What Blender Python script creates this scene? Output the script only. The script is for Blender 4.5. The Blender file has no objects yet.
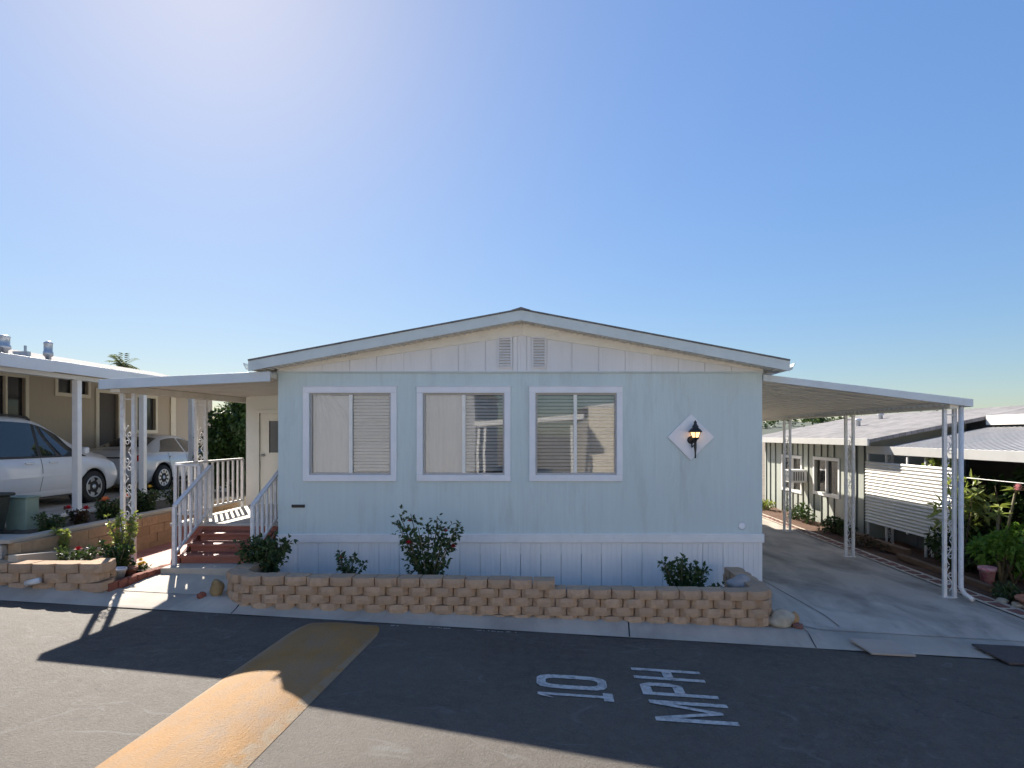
import bpy, bmesh, math, random
from mathutils import Vector, Matrix
PI = math.pi
S = bpy.context.scene
COL = S.collection
rad = math.radians
HC, FPX, CX, HY = 2.30, 620.0, 550.0, 435.0        # camera height, focal length and principal point measured on the photograph

def XZ(px, py, Y):
    return ((px - CX) * Y / FPX, HC + (HY - py) * Y / FPX)

# ------------------------------------------------------------------ materials
def nodes_of(name):
    m = bpy.data.materials.new(name); m.use_nodes = True
    nt = m.node_tree
    return m, nt, nt.nodes['Principled BSDF']

def N(nt, t, **kw):
    n = nt.nodes.new(t)
    for k, v in kw.items(): setattr(n, k, v)
    return n

def mix(nt, fac, a, b, blend='MIX'):
    n = N(nt, 'ShaderNodeMix', data_type='RGBA', blend_type=blend)
    for i, v in ((0, fac), (6, a), (7, b)):
        if hasattr(v, 'is_linked'): nt.links.new(v, n.inputs[i])
        else: n.inputs[i].default_value = v if i == 0 else (*v, 1)
    return n.outputs[2]

def ramp(nt, src, lo, hi, c0=(0, 0, 0), c1=(1, 1, 1)):
    r = N(nt, 'ShaderNodeValToRGB')
    r.color_ramp.elements[0].position = lo; r.color_ramp.elements[1].position = hi
    r.color_ramp.elements[0].color = (*c0, 1); r.color_ramp.elements[1].color = (*c1, 1)
    nt.links.new(src, r.inputs[0])
    return r.outputs[0]

def noise(nt, co, scale, detail=4, rough=.55, stretch=None, dist=0):
    n = N(nt, 'ShaderNodeTexNoise')
    n.inputs['Scale'].default_value = scale; n.inputs['Detail'].default_value = detail
    n.inputs['Roughness'].default_value = rough; n.inputs['Distortion'].default_value = dist
    if stretch:
        mp = N(nt, 'ShaderNodeMapping'); mp.inputs['Scale'].default_value = stretch
        nt.links.new(co, mp.inputs[0]); co = mp.outputs[0]
    nt.links.new(co, n.inputs['Vector'])
    return n.outputs['Fac']

def objco(nt):
    return N(nt, 'ShaderNodeTexCoord').outputs['Object']

def bump(nt, b, h, strength=.3, dist=.02):
    n = N(nt, 'ShaderNodeBump'); n.inputs['Strength'].default_value = strength; n.inputs['Distance'].default_value = dist
    nt.links.new(h, n.inputs['Height']); nt.links.new(n.outputs[0], b.inputs['Normal'])

def sc(c, k): return tuple(min(1, x * k) for x in c)

def M(name, c, rough=.6, var=.12, scale=6, bmp=.15, bscale=60, metal=0, stretch=None, c2=None, spec=.5, dirt=None):
    m, nt, b = nodes_of(name)
    co = objco(nt)
    f = noise(nt, co, scale, 5, .6, stretch)
    f = ramp(nt, f, .3, .7)
    col = mix(nt, f, c2 or sc(c, 1 - var), sc(c, 1 + var) if not c2 else c)
    if dirt:
        d = ramp(nt, noise(nt, co, dirt[2], 6, .7, dirt[3] if len(dirt) > 3 else None), .52, .75)
        dm = N(nt, 'ShaderNodeMath', operation='MULTIPLY'); dm.inputs[1].default_value = dirt[1]
        nt.links.new(d, dm.inputs[0])
        col = mix(nt, dm.outputs[0], col, dirt[0])
    nt.links.new(col, b.inputs['Base Color'])
    b.inputs['Roughness'].default_value = rough; b.inputs['Metallic'].default_value = metal
    b.inputs['Specular IOR Level'].default_value = spec
    if bmp: bump(nt, b, noise(nt, co, bscale, 4, .6, stretch), bmp, .01)
    return m

def leaf_mat(name, c, c2, trans=.35, scale=7):
    m, nt, b = nodes_of(name)
    co = objco(nt)
    col = mix(nt, ramp(nt, noise(nt, co, scale, 3), .35, .65), c, c2)
    nt.links.new(col, b.inputs['Base Color']); b.inputs['Roughness'].default_value = .45
    t = N(nt, 'ShaderNodeBsdfTranslucent'); nt.links.new(mix(nt, .5, col, (1, 1, .2), 'MULTIPLY'), t.inputs[0])
    mx = N(nt, 'ShaderNodeMixShader'); mx.inputs[0].default_value = trans
    nt.links.new(b.outputs[0], mx.inputs[1]); nt.links.new(t.outputs[0], mx.inputs[2])
    nt.links.new(mx.outputs[0], nt.nodes['Material Output'].inputs[0])
    return m

def glass_mat(name, tint=(.9, .93, .93), refl=.12, rough=.02):
    m, nt, b = nodes_of(name)
    nt.nodes.remove(b)
    tr = N(nt, 'ShaderNodeBsdfTransparent'); tr.inputs[0].default_value = (*tint, 1)
    gl = N(nt, 'ShaderNodeBsdfGlossy'); gl.inputs['Roughness'].default_value = rough
    fr = N(nt, 'ShaderNodeFresnel'); fr.inputs[0].default_value = 1.5
    ad = N(nt, 'ShaderNodeMath', operation='ADD'); ad.use_clamp = True; ad.inputs[1].default_value = refl
    nt.links.new(fr.outputs[0], ad.inputs[0])
    mx = N(nt, 'ShaderNodeMixShader')
    nt.links.new(ad.outputs[0], mx.inputs[0]); nt.links.new(tr.outputs[0], mx.inputs[1]); nt.links.new(gl.outputs[0], mx.inputs[2])
    co = objco(nt)
    bm = N(nt, 'ShaderNodeBump'); bm.inputs['Strength'].default_value = .02; bm.inputs['Distance'].default_value = .05
    nt.links.new(noise(nt, co, 1.3, 1), bm.inputs['Height']); nt.links.new(bm.outputs[0], gl.inputs['Normal'])
    nt.links.new(mx.outputs[0], nt.nodes['Material Output'].inputs[0])
    return m

def siding_mat(name, c, pitch, width=.007, axis=0, grain=.25, dirt=None):
    """painted sheet siding: vertical wood grain and a narrow groove every `pitch` metres"""
    m, nt, b = nodes_of(name)
    co = objco(nt)
    st = (1, 1, .05)
    g = noise(nt, co, 30, 6, .65, st)
    big = noise(nt, co, 1.2, 4, .6, (1, 1, .35))
    col = mix(nt, ramp(nt, big, .3, .7), sc(c, .93), sc(c, 1.05))
    col = mix(nt, ramp(nt, g, .35, .7), sc(c, .93), col)
    sx = N(nt, 'ShaderNodeSeparateXYZ'); nt.links.new(co, sx.inputs[0])          # sheets differ a little in fading
    dv = N(nt, 'ShaderNodeMath', operation='DIVIDE'); dv.inputs[1].default_value = 1.22; nt.links.new(sx.outputs[axis], dv.inputs[0])
    fl = N(nt, 'ShaderNodeMath', operation='FLOOR'); nt.links.new(dv.outputs[0], fl.inputs[0])
    wn_ = N(nt, 'ShaderNodeTexWhiteNoise', noise_dimensions='1D'); nt.links.new(fl.outputs[0], wn_.inputs['W'])
    fm = N(nt, 'ShaderNodeMath', operation='MULTIPLY'); fm.inputs[1].default_value = .10; nt.links.new(wn_.outputs['Value'], fm.inputs[0])
    col = mix(nt, fm.outputs[0], col, (.45, .47, .47))
    if dirt:
        d = ramp(nt, noise(nt, co, 3.5, 7, .72, (1, 1, .22)), .52, .78)
        dm = N(nt, 'ShaderNodeMath', operation='MULTIPLY'); dm.inputs[1].default_value = dirt[1]
        nt.links.new(d, dm.inputs[0]); col = mix(nt, dm.outputs[0], col, dirt[0])
    nt.links.new(col, b.inputs['Base Color']); b.inputs['Roughness'].default_value = .55
    sp = N(nt, 'ShaderNodeSeparateXYZ'); nt.links.new(co, sp.inputs[0])
    md = N(nt, 'ShaderNodeMath', operation='PINGPONG'); md.inputs[1].default_value = pitch / 2
    nt.links.new(sp.outputs[axis], md.inputs[0])
    lt = N(nt, 'ShaderNodeMath', operation='GREATER_THAN'); lt.inputs[1].default_value = width
    nt.links.new(md.outputs[0], lt.inputs[0])
    mu = N(nt, 'ShaderNodeMath', operation='MULTIPLY_ADD'); mu.inputs[1].default_value = grain
    nt.links.new(g, mu.inputs[0]); nt.links.new(lt.outputs[0], mu.inputs[2])
    bump(nt, b, mu.outputs[0], .6, .006)
    return m

def asphalt_mat():
    m, nt, b = nodes_of('asphalt')
    co = objco(nt)
    fine = noise(nt, co, 55, 4, .75)
    mid = noise(nt, co, 9, 6, .7)
    big = noise(nt, co, .55, 5, .6, (1, 1.6, 1), .8)
    col = mix(nt, ramp(nt, big, .35, .68), (.070, .055, .044), (.112, .092, .074))
    col = mix(nt, ramp(nt, mid, .4, .75), col, (.125, .108, .090))
    agg = ramp(nt, fine, .53, .68)
    am = N(nt, 'ShaderNodeMath', operation='MULTIPLY'); am.inputs[1].default_value = .6
    nt.links.new(agg, am.inputs[0])
    col = mix(nt, am.outputs[0], col, (.19, .172, .148))
    pit = ramp(nt, noise(nt, co, 38, 4, .8), .36, .46, (1, 1, 1), (0, 0, 0))
    pm = N(nt, 'ShaderNodeMath', operation='MULTIPLY'); pm.inputs[1].default_value = .55; nt.links.new(pit, pm.inputs[0])
    col = mix(nt, pm.outputs[0], col, (.036, .031, .027))
    # sealed joints and tyre scuffs: long thin wandering pale streaks
    w = noise(nt, co, .42, 3, .5, (1, 2.2, 1), 1.4)
    s1 = N(nt, 'ShaderNodeMath', operation='SUBTRACT'); s1.inputs[1].default_value = .5; nt.links.new(w, s1.inputs[0])
    s2 = N(nt, 'ShaderNodeMath', operation='ABSOLUTE'); nt.links.new(s1.outputs[0], s2.inputs[0])
    st = ramp(nt, s2.outputs[0], .0, .012, (1, 1, 1), (0, 0, 0))
    br = ramp(nt, noise(nt, co, 3, 4), .45, .62)
    sm = N(nt, 'ShaderNodeMath', operation='MULTIPLY'); nt.links.new(st, sm.inputs[0]); nt.links.new(br, sm.inputs[1])
    sk = N(nt, 'ShaderNodeMath', operation='MULTIPLY'); sk.inputs[1].default_value = .65; nt.links.new(sm.outputs[0], sk.inputs[0])
    col = mix(nt, sk.outputs[0], col, (.17, .165, .155))
    # hairline cracks
    vo = N(nt, 'ShaderNodeTexVoronoi', feature='DISTANCE_TO_EDGE'); vo.inputs['Scale'].default_value = .55
    wob = N(nt, 'ShaderNodeVectorMath', operation='ADD')
    nz = N(nt, 'ShaderNodeTexNoise'); nz.inputs['Scale'].default_value = 1.6; nz.inputs['Detail'].default_value = 5
    nt.links.new(co, nz.inputs['Vector']); nt.links.new(co, wob.inputs[0]); nt.links.new(nz.outputs['Color'], wob.inputs[1])
    nt.links.new(wob.outputs[0], vo.inputs['Vector'])
    cr = ramp(nt, vo.outputs['Distance'], .002, .008, (1, 1, 1), (0, 0, 0))
    cb = ramp(nt, noise(nt, co, .8, 3), .5, .6)
    cm = N(nt, 'ShaderNodeMath', operation='MULTIPLY'); nt.links.new(cr, cm.inputs[0]); nt.links.new(cb, cm.inputs[1])
    cq = N(nt, 'ShaderNodeMath', operation='MULTIPLY'); cq.inputs[1].default_value = .45; nt.links.new(cm.outputs[0], cq.inputs[0])
    col = mix(nt, cq.outputs[0], col, (.02, .02, .021))
    # oil drips and patched areas
    oil = ramp(nt, noise(nt, co, 2.3, 3, .5), .68, .76)
    om = N(nt, 'ShaderNodeMath', operation='MULTIPLY'); om.inputs[1].default_value = .4; nt.links.new(oil, om.inputs[0])
    col = mix(nt, om.outputs[0], col, (.03, .027, .025))
    pa = N(nt, 'ShaderNodeTexVoronoi'); pa.inputs['Scale'].default_value = .33; nt.links.new(wob.outputs[0], pa.inputs['Vector'])
    col = mix(nt, mix(nt, .38, (0, 0, 0), pa.outputs['Color']), col, (.14, .125, .105))
    nt.links.new(col, b.inputs['Base Color'])
    b.inputs['Roughness'].default_value = .72; b.inputs['Specular IOR Level'].default_value = .35
    bump(nt, b, fine, .8, .016)
    return m

def concrete_mat(name, c, stain=.35):
    m, nt, b = nodes_of(name)
    co = objco(nt)
    col = mix(nt, ramp(nt, noise(nt, co, 1.1, 6, .65), .3, .7), sc(c, .82), sc(c, 1.12))
    st = ramp(nt, noise(nt, co, .8, 5, .62, (1.6, .7, 1), .6), .43, .68)
    sm = N(nt, 'ShaderNodeMath', operation='MULTIPLY'); sm.inputs[1].default_value = stain; nt.links.new(st, sm.inputs[0])
    col = mix(nt, sm.outputs[0], col, sc(c, .42))
    sp = ramp(nt, noise(nt, co, 26, 3, .6), .66, .74)
    sm2 = N(nt, 'ShaderNodeMath', operation='MULTIPLY'); sm2.inputs[1].default_value = .35; nt.links.new(sp, sm2.inputs[0])
    col = mix(nt, sm2.outputs[0], col, sc(c, .5))
    nt.links.new(col, b.inputs['Base Color']); b.inputs['Roughness'].default_value = .8
    bump(nt, b, noise(nt, co, 70, 5, .7), .3, .008)
    return m

def hump_mat():
    m, nt, b = nodes_of('hump_paint')
    co = objco(nt)
    ye = mix(nt, ramp(nt, noise(nt, co, 2.2, 5), .3, .7), (.32, .16, .042), (.39, .205, .065))
    wear = ramp(nt, noise(nt, co, 5, 7, .72, (1, .45, 1)), .42, .7)
    wm = N(nt, 'ShaderNodeMath', operation='MULTIPLY'); wm.inputs[1].default_value = .75; nt.links.new(wear, wm.inputs[0])
    col = mix(nt, wm.outputs[0], ye, (.25, .185, .13))
    # thin worn rim of old pale paint along both edges
    sp = N(nt, 'ShaderNodeSeparateXYZ'); nt.links.new(co, sp.inputs[0])
    sk = N(nt, 'ShaderNodeMath', operation='MULTIPLY_ADD'); sk.inputs[1].default_value = -.075; nt.links.new(sp.outputs[1], sk.inputs[0]); nt.links.new(sp.outputs[0], sk.inputs[2])
    ab = N(nt, 'ShaderNodeMath', operation='ABSOLUTE'); nt.links.new(sk.outputs[0], ab.inputs[0])
    rim = ramp(nt, ab.outputs[0], .40, .43)
    rm = N(nt, 'ShaderNodeMath', operation='MULTIPLY'); nt.links.new(rim, rm.inputs[0]); nt.links.new(ramp(nt, noise(nt, co, 8, 4), .35, .55), rm.inputs[1])
    col = mix(nt, rm.outputs[0], col, (.32, .23, .14))
    agg = ramp(nt, noise(nt, co, 60, 4, .75), .54, .66)
    am = N(nt, 'ShaderNodeMath', operation='MULTIPLY'); am.inputs[1].default_value = .35; nt.links.new(agg, am.inputs[0])
    col = mix(nt, am.outputs[0], col, (.13, .08, .035))
    nt.links.new(col, b.inputs['Base Color'])
    b.inputs['Roughness'].default_value = .66; b.inputs['Specular IOR Level'].default_value = .3
    bump(nt, b, noise(nt, co, 60, 4, .75), .8, .014)
    return m

def paint_mark():
    m, nt, b = nodes_of('road_paint')
    co = objco(nt)
    w = ramp(nt, noise(nt, co, 16, 8, .75), .45, .64)
    wm = N(nt, 'ShaderNodeMath', operation='MULTIPLY'); wm.inputs[1].default_value = .75; nt.links.new(w, wm.inputs[0])
    col = mix(nt, wm.outputs[0], (.56, .53, .49), (.13, .12, .11))
    nt.links.new(col, b.inputs['Base Color']); b.inputs['Roughness'].default_value = .7
    bump(nt, b, noise(nt, co, 95, 3, .7), .4, .01)
    return m

def block_mat(name, c):
    m, nt, b = nodes_of(name)
    co = objco(nt)
    g = N(nt, 'ShaderNodeNewGeometry')
    col = mix(nt, g.outputs['Random Per Island'], sc(c, .78), sc(c, 1.15))
    col = mix(nt, ramp(nt, noise(nt, co, 14, 6, .7), .35, .75), sc(c, .75), col)
    nt.links.new(col, b.inputs['Base Color']); b.inputs['Roughness'].default_value = .9
    bump(nt, b, noise(nt, co, 42, 6, .75), .8, .02)
    return m

def shingle_mat(name, c):
    m, nt, b = nodes_of(name)
    co = objco(nt)
    br = N(nt, 'ShaderNodeTexBrick'); br.inputs['Scale'].default_value = 1.0
    br.inputs['Brick Width'].default_value = .32; br.inputs['Row Height'].default_value = .14; br.inputs['Mortar Size'].default_value = .006
    br.inputs['Color1'].default_value = (*sc(c, .8), 1); br.inputs['Color2'].default_value = (*sc(c, 1.2), 1); br.inputs['Mortar'].default_value = (*sc(c, .45), 1)
    mp = N(nt, 'ShaderNodeMapping'); mp.inputs['Rotation'].default_value = (0, 0, PI / 2)
    nt.links.new(co, mp.inputs[0]); nt.links.new(mp.outputs[0], br.inputs[0])
    col = mix(nt, ramp(nt, noise(nt, co, 1.2, 6, .7), .45, .75), br.outputs[0], sc(c, 1.35))
    nt.links.new(col, b.inputs['Base Color']); b.inputs['Roughness'].default_value = .9
    bump(nt, b, noise(nt, co, 50, 4, .7), .5, .01)
    return m

def emit_mat(name, c, e):
    m, nt, b = nodes_of(name)
    b.inputs['Base Color'].default_value = (*c, 1); b.inputs['Emission Color'].default_value = (*c, 1); b.inputs['Emission Strength'].default_value = e
    return m

def car_paint(name, c, metal=.0):
    m, nt, b = nodes_of(name)
    co = objco(nt)
    col = mix(nt, ramp(nt, noise(nt, co, 3, 5), .35, .7), sc(c, .95), c)
    nt.links.new(col, b.inputs['Base Color'])
    b.inputs['Roughness'].default_value = .3; b.inputs['Metallic'].default_value = metal
    b.inputs['Coat Weight'].default_value = .8; b.inputs['Coat Roughness'].default_value = .06
    return m

BLUE = (.62, .715, .705)
mt = dict(
    greytrim=M('weathered_trim', (.52, .51, .49), .5, .08, 3, .1, 30, dirt=((.36, .34, .31), .4, 3)),
    oppwallgrey=M('opposite_wall_grey', (.42, .43, .46), .7, .06, 2, .1),
    asphalt=asphalt_mat(), hump=hump_mat(), mark=paint_mark(),
    concrete=concrete_mat('driveway_concrete', (.53, .465, .39), .85), curb=concrete_mat('curb_concrete', (.45, .39, .32), .45),
    pad=concrete_mat('pad_concrete', (.54, .465, .365), .15),
    redpath=M('red_painted_concrete', (.30, .115, .085), .7, .2, 3, .3, 60, dirt=((.36, .22, .18), .5, 4)),
    palesoil=M('pale_soil', (.32, .27, .20), .95, .3, 9, .9, 30), soil=M('soil', (.10, .075, .05), .95, .35, 9, .9, 30), mulch=M('mulch', (.12, .06, .035), .95, .4, 20, 1, 45),
    dry=M('dry_ground', (.22, .18, .13), .95, .3, 1.5, .6, 20),
    siding=siding_mat('blue_siding', BLUE, .406, .004, 0, .3, ((.46, .48, .46), .6)),
    siding_side=siding_mat('blue_siding_side', BLUE, .406, .004, 1),
    gable=siding_mat('white_board', (.83, .81, .80), .41, .006, 0, .2, ((.5, .48, .44), .25)),
    frieze=M('cream_frieze', (.81, .775, .70), .6, .06, 3, .15, 40, dirt=((.42, .37, .28), .35, 3, (1, 1, 3))),
    fascia=M('pale_blue_fascia', (.60, .65, .64), .5, .06, 3, .1, 50, dirt=((.4, .42, .4), .3, 5)),
    skirt=siding_mat('skirt_white', (.87, .85, .83), .3048, .004, 0, .2, ((.55, .5, .46), .3)),
    white=M('white_paint', (.80, .79, .78), .45, .05, 4, .08, 40, dirt=((.5, .47, .42), .25, 6)),
    trim=M('white_window_trim', (.82, .82, .84), .45, .04, 4, .06, 40),
    iron=M('white_painted_iron', (.74, .73, .71), .45, .06, 8, .15, 60, dirt=((.35, .2, .1), .45, 12)),
    rail=M('white_railing_paint', (.74, .72, .70), .5, .08, 10, .15, 60, dirt=((.4, .3, .22), .35, 14)),
    alu=M('window_frame_metal', (.46, .43, .41), .45, .1, 8, .05), mull=M('mullion_cream', (.86, .83, .76), .45, .06, 8, .05),
    blind=M('blind_slats', (.74, .75, .77), .55, .06, 3, .05), curtain=M('sheer_curtain', (.62, .62, .64), .85, .08, 2.5, .2, 20, stretch=(1, 1, .1)),
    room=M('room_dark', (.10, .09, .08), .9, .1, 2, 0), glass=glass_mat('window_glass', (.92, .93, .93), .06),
    shingle=shingle_mat('shingle', (.17, .165, .165)), shingle_pale=shingle_mat('pale_shingle', (.215, .20, .195)),
    roofmetal=M('white_roof_metal', (.66, .67, .68), .4, .06, 2, .05, 20, dirt=((.42, .38, .32), .3, 2)),
    soffit=M('awning_underside', (.75, .70, .61), .55, .06, 2, .05, 20, dirt=((.42, .36, .28), .35, 1.6)),
    awnfascia=M('awning_fascia', (.62, .67, .70), .42, .05, 3, .05, 30, dirt=((.45, .44, .42), .3, 5)),
    cream=M('cream_wall', (.81, .81, .74), .6, .05, 2, .1, 40), door=M('door_paint', (.81, .79, .71), .45, .04, 3, .05),
    black=M('black_metal', (.018, .018, .02), .4, .2, 10, .1), lampglass=emit_mat('lamp_glow', (1.0, .55, .22), 1.1),
    stairred=M('red_stair_paint', (.34, .115, .075), .55, .2, 6, .25, 40, stretch=(.15, 1, 1), dirt=((.36, .2, .15), .4, 8)),
    deck=M('deck_boards', (.55, .51, .45), .7, .12, 5, .2, 40, stretch=(.15, 1, 1)), wood=M('orange_wood', (.42, .2, .06), .6, .2, 5, .25, 30, stretch=(1, 1, .1)),
    block=block_mat('tan_block', (.58, .39, .25)), block2=block_mat('retaining_block', (.50, .34, .20)),
    brick=block_mat('red_edging_brick', (.30, .095, .06)), paver=block_mat('red_paver', (.26, .12, .095)),
    tan=siding_mat('tan_siding', (.43, .355, .265), .3, .006, 1, .25), tanx=siding_mat('tan_siding_end', (.43, .355, .265), .3, .006, 0, .25),
    creamtrim=M('cream_trim', (.66, .60, .48), .5, .06, 4, .08), darkglass=M('dark_glass', (.03, .032, .035), .05, .1, 2, 0),
    screen=M('screen_door', (.07, .06, .055), .6, .1, 20, .1), galv=M('galvanised', (.45, .46, .48), .4, .12, 8, .1, 40, .7),
    sage=M('sage_siding', (.42, .44, .39), .6, .08, 2, .12, 40, stretch=(1, 1, .3)), batten=M('dark_batten', (.13, .145, .13), .7, .15, 8, .1),
    ribbed=M('white_ribbed_panel', (.74, .72, .67), .45, .05, 3, .05), metalroof=M('grey_metal_roof', (.52, .50, .48), .5, .12, 4, .1, 30),
    timber=M('weathered_timber', (.17, .10, .06), .85, .3, 8, .5, 30, stretch=(1, .15, 1)),
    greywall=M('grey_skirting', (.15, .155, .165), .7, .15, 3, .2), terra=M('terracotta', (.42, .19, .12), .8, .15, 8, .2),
    ceramic=M('white_ceramic', (.7, .68, .66), .3, .05, 6, .03), pinkpot=M('pink_ceramic', (.55, .12, .17), .35, .5, 18, .05, c2=(.7, .5, .5)),
    rock=M('pale_rock', (.42, .36, .27), .9, .25, 7, .7, 20), rockgrey=M('grey_rock', (.33, .31, .30), .9, .2, 7, .7, 20), rockorange=M('orange_rock', (.45, .26, .12), .9, .2, 7, .7, 20),
    rockyellow=M('yellow_rock', (.30, .205, .095), .9, .25, 9, .7, 25),
    leaf=leaf_mat('rose_leaf', (.035, .07, .022), (.07, .12, .035)), leafdark=leaf_mat('dark_leaf', (.022, .045, .016), (.10, .15, .045), .3, 16),
    leafbright=leaf_mat('bright_leaf', (.12, .27, .04), (.24, .40, .08), .5), leafyellow=leaf_mat('yellow_leaf', (.19, .25, .06), (.36, .40, .13), .4),
    leafhedge=leaf_mat('hedge_leaf', (.03, .065, .018), (.07, .125, .03), .3), palmleaf=leaf_mat('palm_leaf', (.10, .13, .06), (.20, .22, .11), .45),
    leafred=leaf_mat('bronze_leaf', (.10, .035, .025), (.07, .08, .03), .3),
    bark=M('bark', (.12, .085, .055), .9, .3, 12, .6, 30), stem=M('plant_stem', (.16, .14, .08), .8, .2, 12, .2),
    red=M('red_petal', (.45, .02, .03), .6, .2, 20, 0), orange=M('orange_petal', (.8, .26, .10), .6, .15, 20, 0), wpetal=M('white_petal', (.75, .72, .66), .6, .1, 20, 0),
    pink=M('pink_petal', (.85, .50, .50), .6, .15, 20, 0), ypetal=M('yellow_petal', (.8, .55, .06), .6, .15, 20, 0),
    carwhite=car_paint('white_car_paint', (.74, .76, .80)), carsilver=car_paint('silver_car_paint', (.60, .63, .68), .15),
    rubber=M('tyre_rubber', (.018, .018, .018), .8, .2, 20, .2), rim=M('alloy', (.55, .56, .58), .3, .06, 8, 0, metal=.7), liner=M('wheel_well', (.012, .012, .012), .9, .1, 5, 0),
    carglass=M('car_glass', (.018, .024, .028), .03, .1, 2, 0, spec=.8), taillight=M('tail_light', (.42, .015, .02), .15, .1, 20, 0), headlamp=M('head_lamp', (.7, .72, .75), .1, .05, 20, 0),
    carblack=M('car_trim', (.02, .02, .022), .5, .1, 10, 0), plate=M('licence_plate', (.7, .7, .68), .4, .05, 10, 0),
    bin=M('bin_plastic', (.028, .038, .032), .55, .2, 6, .1), palegreen=M('pale_green_metal', (.25, .34, .28), .5, .08, 5, .05),
    plywood=M('plywood', (.40, .33, .27), .8, .1, 5, .2, 30, stretch=(.2, 1, 1)), darkply=M('dark_ply', (.075, .06, .055), .8, .2, 5, .2, 30),
    hill=M('hill_scrub', (.10, .115, .085), .95, .3, .05, 0), oppwall=M('opposite_wall', (.72, .65, .54), .7, .06, 2, .1),
)

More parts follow.
